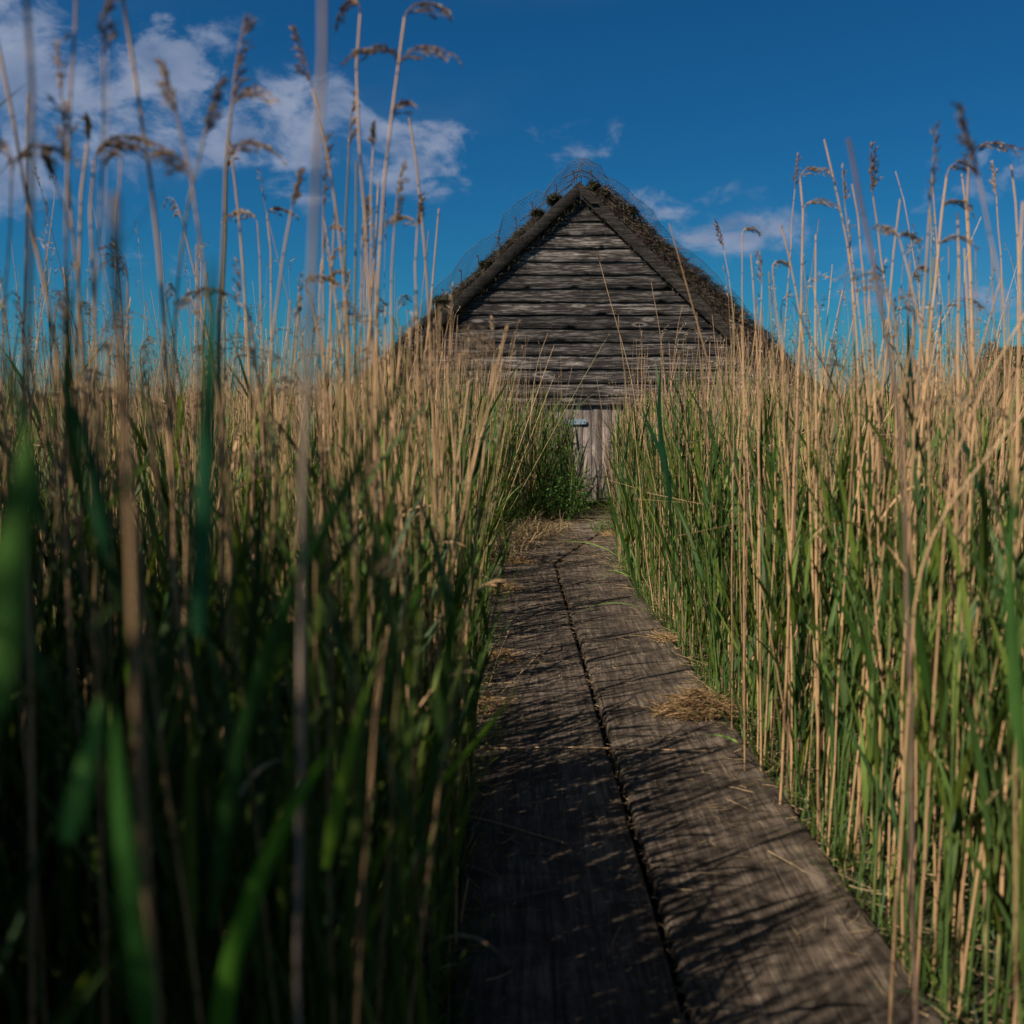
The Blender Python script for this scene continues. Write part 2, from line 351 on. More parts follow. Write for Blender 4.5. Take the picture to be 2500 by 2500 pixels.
def build_boardwalk():
    r = empty('boardwalk', (0, 0, 0))
    tag(r, 'narrow boardwalk of broad dark weathered planks leading through reeds to the hut', 'boardwalk')
    gl, gc, gr = G(*px(850, 1932)), G(*px(1305, 1932)), G(*px(1788, 1932))
    fl, fc, fr = G(*px(925, 1062)), G(*px(1047, 1060)), G(*px(1172, 1068))
    def ext(n, f, y): t = (y - n.y) / (f.y - n.y); return (n.x + (f.x - n.x) * t, y)
    y0, y1 = -1.2, fc.y
    LL = [ext(gl, fl, y) for y in (y0, y1)]; CC = [ext(gc, fc, y) for y in (y0, y1)]; RR = [ext(gr, fr, y) for y in (y0, y1)]
    g = .011
    plank('plank', LL[0], LL[1], (CC[0][0] - g, y0), (CC[1][0] - g, y1), M_DECK, r, seed=1, nu=140)
    plank('plank', (CC[0][0] + g, y0), (CC[1][0] + g, y1 + .03), RR[0], (RR[1][0], y1 + .03), M_DECK, r, seed=2, nu=140)
    # second pair, turned to the right towards the door
    d = np.array((.30, 1.0)); d /= np.linalg.norm(d); n = np.array((d[1], -d[0]))
    c0 = np.array((CC[1][0], y1 + .05)); w = .47
    for k, (o0, o1) in enumerate(((-w, -.009), (.009, w))):
        st = c0 + d * (.0 if k == 0 else .12)
        plank('plank', st + n * o0 + d * (.05 if k == 0 else 0), c0 + n * o0 + d * 1.75, st + n * o1, c0 + n * o1 + d * 1.75, M_DECK, r, seed=5 + k, nu=50, top=-.012)
    c1 = c0 + d * 1.78
    for k in range(5):    # short cross boards up to the door step
        a = c1 + np.array((.10 * k, .38 * k)); q = np.array((.38, .03 * math.sin(k * 3)))
        plank('cross_board', a + np.array((-.46, .0)), a + np.array((-.46, .35)), a + np.array((.42, .02)), a + np.array((.42, .35)), M_STONE, r, seed=20 + k, nu=12, top=-.03 + .004 * (k % 2), th=.06)
    return LL, CC, RR
LL, CC, RR = build_boardwalk()
YJ = CC[1][1]
def path_span(y):
    """clear span of the walk at depth y"""
    if y < YJ:
        t = (y + 1.2) / (YJ + 1.2)
        return (LL[0][0] + (LL[1][0] - LL[0][0]) * t, RR[0][0] + (RR[1][0] - RR[0][0]) * t)
    t = min(1, (y - YJ) / (11.4 - YJ)); tl = min(1, max(0, y - 9.3) / 1.6)
    return (LL[1][0] + (.66 - LL[1][0]) * tl, RR[1][0] + (1.20 - RR[1][0]) * t)

# ------------------------------------------------------------------ hut
D = 11.55
def z1(x, y): return (900 + x / 1.932, 340 + y / 1.932)     # pixel in the 1000 px crop of the hut
AP = P(*z1(1002, 262), D); AX = AP.x
SLOPE = 0.93
def half(z): return (AP.z - z) / SLOPE
def box_pts(a, b):
    (x0, y0, z0), (x1, y1, z1_) = a, b
    V = [(x0, y0, z0), (x1, y0, z0), (x1, y1, z0), (x0, y1, z0), (x0, y0, z1_), (x1, y0, z1_), (x1, y1, z1_), (x0, y1, z1_)]
    Q = [(0, 3, 2, 1), (4, 5, 6, 7), (0, 1, 5, 4), (1, 2, 6, 5), (2, 3, 7, 6), (3, 0, 4, 7)]
    return V, Q
def bevel(o, w=.004, seg=1):
    m = o.modifiers.new('edge', 'BEVEL'); m.width = w; m.segments = seg; m.limit_method = 'ANGLE'; return o
def build_hut():
    hut = empty('reed_cutters_hut', (AX, D, 0)); hut.name = 'thatched_hut'
    tag(hut, 'dark weatherboarded hut with steep thatched gable at the end of the boardwalk', 'hut')
    O = Vector((AX, D, 0))
    def part(name, me, parent=hut):
        o = bpy.data.objects.new(name, me); return link(o, parent)
    # weatherboards, lower edges read from the photograph
    low = [390, 455, 515, 580, 640, 707, 770, 828, 893, 958, 1020, 1085, 1150, 1213, 1252]
    zs = [P(*z1(1000, v), D).z for v in [300] + low]
    zz = zs[-1]
    dl, dr = .28 - AX, 1.62 - AX     # vertical-boarded bay with the door
    rows = [(zs[i + 1], zs[i], None) for i in range(len(low))]
    step = .157
    while zz > 0.0:
        for side in (-1, 1): rows.append((zz - step, zz, side))
        zz -= step
    for i, (zb, zt, side) in enumerate(rows):
        nx = 60; prof = [(-.006, 0), (-.026, .0), (-.0285, .03), (-.0255, .35), (-.018, .7), (-.0125, 1.0)]
        hb = min(half(zb), 2.32); ht = min(half(zt + .02), 2.32); V = []
        wob = random.uniform(-.004, .004); seed = i * 7.3
        for a in range(nx):
            t = -1 + 2 * a / (nx - 1)
            for (yy, q) in prof:
                z = zb + (zt + .022 - zb) * q
                if side is None: x = t * (hb + (ht - hb) * q)
                else:
                    xa, xb = (-2.32, dl) if side < 0 else (dr, 2.32); x = xa + (xb - xa) * (a / (nx - 1))
                e = .0055 * fbm(x * 2.2, seed, 0, 1) + .0025 * fbm(x * 11, seed, 4, 1)
                zq = z + (e + wob * t) * (1 - q) if q < .5 else z
                y = yy + .004 * fbm(x * 1.7, seed, 7, 1)
                if q < .02 and abs(mnoise.noise(Vector((x * 6, seed, 1)))) > .55: zq += .008
                V.append((x, y, zq))
        part('weatherboard', quads_mesh('weatherboard', V, grid_faces(nx, len(prof)), M_WALL))
    # dark wall structure behind the boards
    V, Q = box_pts((-2.28, .02, -.1), (2.28, .08, AP.z - 2.33 * SLOPE)); me = quads_mesh('wall_frame', V, Q, M_DARK); part('wall_frame', me)
    zt = AP.z - .05; zb = AP.z - 2.33 * SLOPE
    V = [(-2.28, .02, zb), (2.28, .02, zb), (.02, .02, zt), (-.02, .02, zt), (-2.28, .08, zb), (2.28, .08, zb), (.02, .08, zt), (-.02, .08, zt)]
    part('gable_backing', quads_mesh('gable_backing', V, [(0, 1, 2, 3), (7, 6, 5, 4), (0, 3, 7, 4), (1, 5, 6, 2)], M_DARK))
    for sx in (-1, 1):
        V, Q = box_pts((sx * 2.30 - .04, .10, -.1), (sx * 2.30 + .04, 5.9, 1.45)); part('side_wall', quads_mesh('side_wall', V, Q, M_WALL))
    V, Q = box_pts((-2.28, 5.8, -.1), (2.28, 5.88, 1.5)); part('back_wall', quads_mesh('back_wall', V, Q, M_WALL))
    V = [(-2.3, 5.86, 1.5), (2.3, 5.86, 1.5), (.02, 5.86, AP.z - .1), (-.02, 5.86, AP.z - .1), (-2.3, 5.8, 1.5), (2.3, 5.8, 1.5), (.02, 5.8, AP.z - .1), (-.02, 5.8, AP.z - .1)]
    part('back_gable', quads_mesh('back_gable', V, [(0, 3, 2, 1), (4, 5, 6, 7)], M_WALL))
    # vertical boards and the door
    ztop = zs[-1] - .004; x = dl; widths = []
    door = empty('door', (0, 0, 0)); door.parent = hut
    k = 0
    while x < dr - .02:
        w = .112 + random.uniform(-.006, .006); w = min(w, dr - x); mid = x + AX + w / 2
        isdoor = .60 < mid < 1.36
        yy = -.012 + random.uniform(-.004, .004) - (.012 if isdoor else 0)
        nzs = 14; V = []
        for a in range(nzs):
            z = .01 + (ztop - .01) * a / (nzs - 1); e1 = .003 * fbm(z * 5, k, 0); e2 = .003 * fbm(z * 5, k, 9)
            for (q, yo) in ((0, .02), (0, .003), (.04, 0), (.5, -.001), (.96, 0), (1, .003), (1, .02)):
                V.append((x + .0015 + (w - .003) * q + e1 * (1 - q) + e2 * q, yy + yo + .003 * fbm(z * 2, k, 3), z))
        part('door_plank' if isdoor else 'wall_plank', quads_mesh('plank_v', V, grid_faces(nzs, 7)[:, ::-1], M_DOOR), door if isdoor else hut)
        x += w; k += 1
    # galvanised latch plate on the door
    c = P(*z1(986, 1333), D - .05); s = Soup()
    L, hh = .105, .030; seg = 10; out = [(-L, -hh), (-L, hh)] + [(L - .02 + .02 * math.sin(t), hh * math.cos(t)) for t in np.linspace(0, math.pi, seg)]
    tilt = math.radians(2)
    V = []
    for yy in (-.005, .0): V += [(a * math.cos(tilt) - b * math.sin(tilt), yy, a * math.sin(tilt) + b * math.cos(tilt)) for a, b in out]
    n = len(out); Fc = [tuple(range(n))[::-1], tuple(range(n, 2 * n))] + [(i, (i + 1) % n, n + (i + 1) % n, n + i) for i in range(n)]
    me = bpy.data.meshes.new('latch_plate'); me.from_pydata(V, [], Fc); me.materials.append(M_PLATE)
    lp = link(bpy.data.objects.new('latch_plate', me), door); lp.location = (c.x - AX, -.036, c.z)
    for bx in (-.085, -.03, .075):
        s = Soup(); tubes(s, [[(bx, -.005, 0), (bx, -.009, 0), (bx, -.0105, 0)]], [[.007, .007, .001]], (.2, .2, .2), 8); o = s.obj('bolt_head', M_WIRE, lp)
    # lintel batten over the door bay
    V, Q = box_pts((dl - .03, -.05, zs[-1] - .012), (dr + .03, -.012, zs[-1] + .012)); bevel(part('door_head_batten', quads_mesh('batten', V, Q, M_WALL)))
    # bargeboards
    yb = -.072; bw = .125
    apb = P(*z1(995, 196), D + yb); al = apb.z; ax = apb.x - AX
    for sx in (-1, 1):
        dv = np.array((sx * 1.0, -SLOPE)); dv /= np.linalg.norm(dv); nv = np.array((sx * SLOPE, 1.0)); nv /= np.linalg.norm(nv)   # outward normal (up)
        Lb = 3.55; nu = 60; V = []
        vert = bw / abs(nv[1])
        for a in range(nu):
            t = a / (nu - 1) * Lb
            e = .006 * fbm(t * 3, sx * 5, 1); e2 = .006 * fbm(t * 3, sx * 5, 8)
            top = np.array((ax, al)) + dv * t + nv * e; botm = np.array((ax, al - vert)) + dv * t + nv * e2
            yy = yb + .01 * fbm(t * 1.1, sx, 2) + (0 if sx < 0 else .004)
            for (q, yo) in ((0, .03), (0, .003), (.03, 0), (.5, -.001), (.97, 0), (1, .003), (1, .03)):
                p = top + (botm - top) * q; V.append((p[0], min(yy + yo, -.03) if yo < .02 else -.026, p[1]))
        part('bargeboard', quads_mesh('bargeboard', V, grid_faces(nu, 7, True), M_BARGE))
        # soffit boards under the overhang, and rafters behind
        V = []
        for a in range(30):
            t = a / 29 * Lb; b = np.array((ax, al - vert * .35)) + dv * t
            for yo in (yb + .035, 0.0): V.append((b[0], min(yo, -.0), b[1] + .006 * fbm(t * 3, yo, 1)))
        part('soffit_board', quads_mesh('soffit', V, grid_faces(30, 2), M_BARGE))
    # short cap board at the apex, leaning right
    a = P(*z1(1000, 225), D); b = P(*z1(1078, 300), D)
    pts = [z1(992, 200), z1(1040, 262), z1(1083, 303), z1(1050, 303), z1(1003, 262), z1(992, 236)]
    pv = [P(*q, D + yb - .02) - O for q in pts]; n = len(pv)
    me = bpy.data.meshes.new('apex_cap'); me.from_pydata([tuple(q) for q in pv] + [(q.x, q.y + .018, q.z) for q in pv], [], [tuple(range(n)), tuple(range(n, 2 * n))[::-1]] + [(i, n + i, n + (i + 1) % n, (i + 1) % n) for i in range(n)])
    me.materials.append(M_BARGE); part('apex_cap', me)
    # thatch: two thick slopes
    yf = -.05
    topr = P(*z1(1005, 205), D + yf)
    fl_ = []
    for sx in (-1, 1):
        dv = np.array((sx * 1.0, -SLOPE)); dv /= np.linalg.norm(dv); nv = np.array((sx * SLOPE, 1.0)); nv /= np.linalg.norm(nv)
        base = np.array((0.0, al - .20)); Lt = 3.75; nu = 220
        loop = [(6.2, .02), (3.0, .0), (.3, .0), (.05, -.01), (-.0, .02), (-.01, .07), (-.035, .13), (-.04, .19), (-.01, .26), (.06, .29), (.16, .31), (.4, .32), (.9, .32), (2.5, .32), (6.2, .32)]
        V = []; prof = []
        for a in range(nu):
            t = a / (nu - 1) * Lt
            th = ((.36 if sx < 0 else .70) + .16 * min(1, t / 2.0)) * (1 + .20 * fbm(t * 1.7, sx * 3, 0)) + .3
            if sx < 0 and t < .42: th *= .35 + .3 * t / .42
            if sx > 0 and t < .1: th *= .4 + 6 * t
            for (yy, q) in loop:
                b = base + dv * t + nv * q * th
                dsp = .014 * fbm(t * 6, yy * 8 + sx * 20, q * 20) + .014 * fbm(t * 30, yy * 30, q * 60)
                if q < .01 and yy > .1: dsp = 0
                b = b + nv * dsp
                V.append((b[0], yf + yy + 0.05 + .016 * fbm(t * 14, q * 30, sx * 7), b[1]))
            prof.append((t, th))
        part('thatch_slope', quads_mesh('thatch', V, grid_faces(nu, len(loop), True)[:, :], M_THATCH))
        # loose reed ends: kept as one part, thousands of them
        s = Soup(); M = 17000
        t = R.random(M) * Lt; th = np.interp(t, [p[0] for p in prof], [p[1] for p in prof])
        face = R.random(M) < .62
        q = np.where(face, .0 + R.random(M) * .30, .30 + R.random(M) * .03); yy = np.where(face, -.04 + .02 * R.random(M), R.random(M) ** 2 * .9)
        p0 = np.stack([dv[0] * t + nv[0] * q * th, yf + .05 + yy, base[1] + dv[1] * t + nv[1] * q * th], 1)
        dirs = np.stack([dv[0] * np.ones(M), np.zeros(M), dv[1] * np.ones(M)], 1) * (R.random((M, 1)) * 1.0 + .2)
        dirs += R.normal(size=(M, 3)) * .45; dirs[:, 1] -= np.where(face, .35, -.1)
        outw = np.stack([nv[0] * np.ones(M), np.zeros(M), nv[1] * np.ones(M)], 1)
        dirs += outw * np.where(face, .0, .35)[:, None]
        dirs /= np.linalg.norm(dirs, axis=1, keepdims=True); ln = (.03 + .075 * R.random(M) ** 2)[:, None]
        p1 = p0 + dirs * ln; pm = (p0 + p1) / 2 + R.normal(size=(M, 3)) * .004
        c = np.array((.085, .058, .038)) * (0.3 + 1.6 * R.random((M, 1)) ** 1.6)
        g = R.random(M) < (.25 if sx < 0 else .08); c[g] = np.array((.05, .055, .022)) * (.5 + R.random((g.sum(), 1)))
        ribbons(s, np.stack([p0 - dirs * .01, pm, p1], 1), np.stack([np.full(M, .0022), np.full(M, .002), np.full(M, .0006)], 1), R.normal(size=(M, 3)), c)
        o = s.obj('loose_thatch', M_STRAW, hut); o['kind'] = 'stuff'
    # moss and sod lumps near the ridge
    def lump(cx, cy, rx, rz, seed, depth=.16, name='moss_clump', fib=520):
        c = P(*z1(cx, cy), D + yf + .12) - O; rx, rz, depth = rx * .8, rz * .75, .12; nu, nv_ = 18, 24; V = []
        for a in range(nu):
            ph = math.pi * a / (nu - 1)
            for b in range(nv_):
                q = 2 * math.pi * b / nv_; d = Vector((math.sin(ph) * math.cos(q), math.sin(ph) * math.sin(q), math.cos(ph)))
                r_ = 1 + .5 * fbm(d.x * 2 + seed, d.y * 2, d.z * 2) + .28 * fbm(d.x * 8 + seed, d.y * 8, d.z * 8)
                V.append((c.x + d.x * rx * r_, c.y + d.y * depth * r_, c.z + d.z * rz * r_))
        o = part(name, quads_mesh(name, V, grid_faces(nu, nv_, True), M_MOSS)); s = Soup()
        dd = R.normal(size=(fib, 3)); dd /= np.linalg.norm(dd, axis=1, keepdims=True); p0 = np.array(c)[None] + dd * np.array((rx, depth, rz)) * .95; p1 = p0 + dd * (.015 + .04 * R.random((fib, 1))) + R.normal(size=(fib, 3)) * .01
        diamonds(s, p0, p1, .003, np.array((.05, .042, .022)) * (.4 + R.random((fib, 1)))); f = s.obj('moss_fibre', M_STRAW, o); f['kind'] = 'stuff'
    lump(878, 288, .10, .065, 1); lump(798, 352, .08, .045, 2.2); lump(1062, 228, .085, .07, 3.1); lump(1100, 262, .10, .07, 4.7); lump(560, 590, .10, .04, 8.2); lump(350, 765, .14, .07, 9.9)
    lump(1230, 340, .10, .06, 12.2)
    # chicken wire laid over the ridge, its front edge lifted off the thatch
    prof_px = [(60, 1000), (170, 870), (320, 700), (395, 618), (470, 532), (545, 472), (610, 425), (640, 352), (715, 285), (795, 228), (822, 250), (900, 165), (950, 110), (995, 90), (1040, 98), (1088, 128), (1130, 190), (1185, 215), (1240, 250), (1340, 335), (1385, 412), (1450, 465), (1505, 520), (1570, 575), (1640, 640), (1760, 775), (1900, 930)]
    FE = np.array([tuple(P(*z1(*q), D + yf - .02) - O) for q in prof_px])       # front edge
    seg = np.linalg.norm(np.diff(FE, axis=0), axis=1); ss = np.concatenate([[0], np.cumsum(seg)]); Ltot = ss[-1]
    def roof_pt(x):     # resting line of the net on the thatch, further back
        sx = -1 if x < 0 else 1; t = abs(x) / .73; return al - .20 - abs(x) * SLOPE + (.36 if x < 0 else .50)
    def net_pt(s_, w_):
        x = np.interp(s_, ss, FE[:, 0]); z = np.interp(s_, ss, FE[:, 2]); zr = roof_pt(x); k = min(1, w_ / .75); e = (1 - k) ** 1.3
        zz = zr + (z - zr) * e + .012 * math.sin(s_ * 9 + w_ * 6) + .006 * math.sin(s_ * 31 + w_ * 13)
        yy = yf - .02 + w_ + .05 * math.sin(s_ * 3.1) * (1 - k) + .02 * math.sin(s_ * 11)
        return (x + .008 * math.sin(s_ * 17 + w_ * 9), yy, zz)
    cw, ch = .038, .034     # hexagon pitch
    E = []
    ni, nj = int(Ltot / cw), int(.95 / ch)
    for j in range(nj):
        for i in range(ni):
            s0 = (i + (.5 if j % 2 else 0)) * cw; w0 = j * ch
            a, b, c_ = (s0, w0), (s0 + cw / 2, w0 + ch * .3), (s0 - cw / 2, w0 + ch * .3)
            E.append((a, b)); E.append((a, c_)); E.append((b, (s0 + cw / 2, w0 + ch)))
    s = Soup(); pts = np.array([[net_pt(*a), net_pt(*b)] for a, b in E]); tubes(s, pts, .0017, (.1, .1, .1), 3)
    nt = s.obj('wire_netting', M_NET, hut)
    s = Soup(); tubes(s, np.array([[net_pt(q, 0) for q in np.linspace(0, Ltot, 260)]]), .0024, (.1, .1, .1), 4); s.obj('netting_selvedge', M_NET, nt)
    # iron pins and rods
    def wire(name, pts_, r=.004, yo=0.0):
        pv = np.array([[tuple(P(*z1(*q), D + yf + .08 + yo) - O) for q in pts_]]); s = Soup(); tubes(s, pv, r, (.1, .06, .04), 5); return s.obj(name, M_WIRE, hut)
    wire('wire_rod', [(712, 388), (760, 350), (830, 300), (905, 245), (960, 212)], .006)
    wire('wire_rod', [(918, 182), (960, 163), (1003, 146), (1040, 160), (1086, 196)], .0065)
    wire('wire_rod', [(935, 205), (965, 188), (1000, 170), (1030, 178), (1075, 215)], .0055, .2)
    for x0, y0 in ((965, 150), (882, 212), (770, 298), (692, 370), (612, 462), (515, 550), (434, 618), (350, 708), (1048, 150), (1000, 176)):
        wire('wire_pin', [(x0 + 6 + random.uniform(-3, 3), y0 + 58), (x0 + 3, y0 + 20), (x0 + 2, y0), (x0 - 4, y0 - 4), (x0 - 7, y0 + 6)], .0062)
    for x0, y0 in ((606, 462), (680, 415), (400, 690)):
        wire('wire_pin', [(x0 - 14, y0 + 1), (x0 + 18, y0 + 4)], .0035)
    wire('wire_rod', [(600, 510), (622, 462)], .004)
build_hut()

# ------------------------------------------------------------------ reeds: shared builders
TAN = np.array((.57, .345, .17)); OLIVE = np.array((.26, .21, .075))
def tan_cols(n): 
    k = R.random((n, 1)); c = TAN * (.42 + .85 * R.random((n, 1))); c = c * (1 - k * .0) ; w = R.random(n)
    c[w < .34] = np.array((.24, .15, .09)) * (.7 + .6 * R.random(((w < .34).sum(), 1)))
    c[w > .90] = OLIVE * (.8 + .5 * R.random(((w > .90).sum(), 1)))
    return c
def green_cols(n):
    a, b = np.array((.036, .082, .022)), np.array((.14, .18, .025)); k = R.random((n, 1)) ** 1.6
    return (a * (1 - k) + b * k) * (.6 + .75 * R.random((n, 1)))
def plume(s, p0, t, dr, L, kind, dens=1.0, col=(.22, .14, .085), pale=.15):
    """a reed panicle: curved axis with branches of husks hanging to the side dr"""
    p0, t, dr = map(lambda v: np.array(v, float), (p0, t, dr)); t /= np.linalg.norm(t); dr /= np.linalg.norm(dr) + 1e-9
    up = np.array((0, 0, 1.)); u = np.linspace(0, 1, 12)[:, None]
    if kind == 'droop': ax = p0 + t * L * u * (1 - .25 * u) + dr * L * .42 * u ** 2 - up * L * .20 * u ** 2.5
    elif kind == 'arch': ax = p0 + t * L * (u - .62 * u ** 2) + dr * L * .85 * u ** 1.6 - up * L * .18 * u ** 3
    else: ax = p0 + t * L * u + dr * L * .08 * u ** 2
    tubes(s, ax[None], np.linspace(.0016, .0004, 12)[None], np.array(col) * 1.2, 3)
    nb = int((9 if kind != 'narrow' else 14) * dens)
    Bs, Ts = [], []
    for k in range(nb):
        f = .04 + .9 * (k + R.random() * .7) / nb; i = f * 11; j = min(10, int(i)); o = ax[j] + (ax[j + 1] - ax[j]) * (i - j)
        tt = ax[j + 1] - ax[j]; tt /= np.linalg.norm(tt)
        if kind == 'narrow': bl = L * (.16 + .10 * R.random()) * (1 - .5 * f); sp, dn = .22, .05
        else: bl = L * (.34 + .28 * R.random()) * (1 - .45 * f); sp, dn = .45, .55
        d0 = tt + dr * sp * (.4 + R.random()) + R.normal(size=3) * .22; d0 /= np.linalg.norm(d0)
        v = np.linspace(0, 1, 7)[:, None]; br = o + d0 * bl * v + (dr * .25 - up * dn) * bl * v ** 2
        tubes(s, br[None], np.linspace(.0008, .0004, 7)[None], np.array(col), 3)
        m = int(max(6, bl / .0042 * dens)); q = .12 + .88 * R.random(m); b0 = np.stack([np.interp(q, v[:, 0], br[:, c]) for c in range(3)], 1)
        g = np.gradient(br, axis=0); bd = np.stack([np.interp(q, v[:, 0], g[:, c]) for c in range(3)], 1); bd /= np.linalg.norm(bd, axis=1, keepdims=True)
        dd = bd + R.normal(size=(m, 3)) * .28; dd /= np.linalg.norm(dd, axis=1, keepdims=True)
        Bs.append(b0 + R.normal(size=(m, 3)) * .0012); Ts.append(b0 + dd * (.009 + .008 * R.random((m, 1))))
    B, T = np.concatenate(Bs), np.concatenate(Ts); n = len(B)
    c = np.array(col) * (.55 + .95 * R.random((n, 1))); pm = R.random(n) < pale + .18; c[pm] = np.array((.50, .36, .24)) * (.7 + .5 * R.random((pm.sum(), 1)))
    diamonds(s, B, T, .00135, c, cross=True)
def leaf_ribbon(s, p0, d0, L, w, bend, col, seg=12, fold=.22, side=None, droop=.25, twist=.0):
    p0, d0 = np.array(p0, float), np.array(d0, float); d0 /= np.linalg.norm(d0); u = np.linspace(0, 1, seg)[:, None]
    hd = np.array((d0[0], d0[1], 0)); hd = hd / (np.linalg.norm(hd) + 1e-9)
    pts = p0 + d0 * L * u + hd * bend * L * u ** 2 - np.array((0, 0, 1.)) * droop * L * u ** 3
    wid = w * np.minimum(1, .35 + 3.5 * u[:, 0]) * (1 - u[:, 0] ** 2.2) ** .9 + .0003
    if side is None: side = np.array((-hd[1], hd[0], 0)) + R.normal(size=3) * .3
    ang = twist * u[:, 0]; t = d0; side = np.array(side, float); side /= np.linalg.norm(side); b = np.cross(t, side)
    sd = side[None] * np.cos(ang)[:, None] + b[None] * np.sin(ang)[:, None]
    cc = np.array(col)[None] * (1 + .0 * u); cc = cc * (1 - u ** 4 * .0)
    tipc = np.array((.22, .17, .06)); cc = cc * (1 - .35 * u ** 8) + tipc * .35 * u ** 8
    ribbons(s, pts[None], wid[None], sd[None], cc[None], fold)

# ---- prototypes for the single reeds
def stem_pts(h, lean, bend, K=14, kink=.006):
    u = np.linspace(0, 1, K); a = R.random() * 6.28
    x = lean[0] * u * h + bend[0] * u ** 2 * h; y = lean[1] * u * h + bend[1] * u ** 2 * h
    x = x + kink * np.cumsum(R.normal(size=K)) * .35; y = y + kink * np.cumsum(R.normal(size=K)) * .35; x -= x[0]; y -= y[0]
    return np.stack([x, y, h * u], 1)
DRY = []
for i in range(16):
    h = 1.5; p = stem_pts(h, R.normal(size=2) * .045, R.normal(size=2) * .05)
    s = Soup(); tubes(s, p[None], np.linspace(.0037, .0017, len(p))[None], TAN * R.uniform(.75, 1.15) if i % 5 else OLIVE, 6); st = s.mesh('stem', M_STEM, True)
    pm = None
    if i % 16 < 7:
        s = Soup(); a = R.random() * 6.28; t = p[-1] - p[-3]
        plume(s, p[-1], t, (math.cos(a), math.sin(a), 0), R.uniform(.10, .17), ('droop', 'narrow', 'arch', 'droop')[i % 4], .75, col=np.array((.27, .18, .115)) * R.uniform(.6, 1.25), pale=.3 * R.random())
        pm = s.mesh('seed_head', M_PLUME)
    lv = None
    if i % 3 == 0:
        s = Soup(); k = R.integers(5, 9); a = R.random() * 6.28
        leaf_ribbon(s, p[k], (math.cos(a) * .5, math.sin(a) * .5, .8), R.uniform(.15, .3), .004, .3, TAN * .8, 8, .3, droop=.7, twist=2.0); lv = s.mesh('dry_leaf', M_STRAW)
    DRY.append((st, pm, lv))
GREEN = []
for i in range(12):
    h = .95; p = stem_pts(h, R.normal(size=2) * .04, R.normal(size=2) * .05, 10)
    s = Soup(); tubes(s, p[None], np.linspace(.0038, .0018, len(p))[None], np.array((.12, .19, .05)), 5); st = s.mesh('stem', M_LEAF, True)
    lv = []
    for k in range(5):
        s = Soup(); a = R.random() * 6.28 if k == 0 else a + 2.6 + R.normal() * .5; z = 3 + k * 1.4; j = int(z); o = p[j] + (p[min(9, j + 1)] - p[j]) * (z - j)
        sp = R.uniform(.12, .42); L = R.uniform(.30, .52)
        leaf_ribbon(s, o, (math.cos(a) * sp, math.sin(a) * sp, 1), L, R.uniform(.005, .0105), R.uniform(.0, .22), green_cols(1)[0], 10, .22, droop=R.uniform(0, .3), twist=R.normal() * .8)
        lv.append(s.mesh('leaf', M_LEAF))
    GREEN.append((st, lv))
def place_dry(x, y, z, h, rz, i, label, group, rs=1.0):
    st, pm, lv = DRY[i % len(DRY)]; r = empty('reed_stalk', (x, y, z)); r.rotation_euler[2] = rz; k = h / 1.5
    r.scale = (k * rs, k * rs, k); tag(r, label, 'reed', group)
    for nm, me in (('stem', st), ('seed_head', pm), ('dry_leaf', lv)):
        if me: link(bpy.data.objects.new(nm, me), r)
def place_green(x, y, z, h, rz, i, label, group):
    st, lv = GREEN[i % len(GREEN)]; r = empty('reed_shoot', (x, y, z)); r.rotation_euler[2] = rz; k = h / 1.25
    r.scale = (k, k, k); tag(r, label, 'reed shoot', group); link(bpy.data.objects.new('stem', st), r)
    for me in lv: link(bpy.data.objects.new('leaf', me), r)

# ------------------------------------------------------------------ reed bed positions
def allowed(x, y, m=.03):
    if AX - 2.55 < x < AX + 2.55 and D - .12 < y < D + 6.2: return False
    if y < D:
        a, b = path_span(y)
        if a - m < x < b + m: return False
    return True
def scatter(n, yr, fx, m=.03, xr=None):
    out = []
    while len(out) < n:
        y = R.uniform(*yr) if not callable(yr) else yr()
        x = fx(y)
        if allowed(x, y, m): out.append((x, y))
    return np.array(out)
def edge_x(y, reach, bias=1.0, left=.5):
    a, b = path_span(y) if y < D else (.3, 1.4)
    return a - reach * R.random() ** bias if R.random() < left else b + reach * R.random() ** bias
def mass_h(x, y):
    r = math.hypot(x, y); base = min(1.42, 1.02 + .13 * r) if y > -.5 else 1.5
    base += .20 * fbm(x, y, 3.3, .9, 2) * min(1, r / 3)
    return base

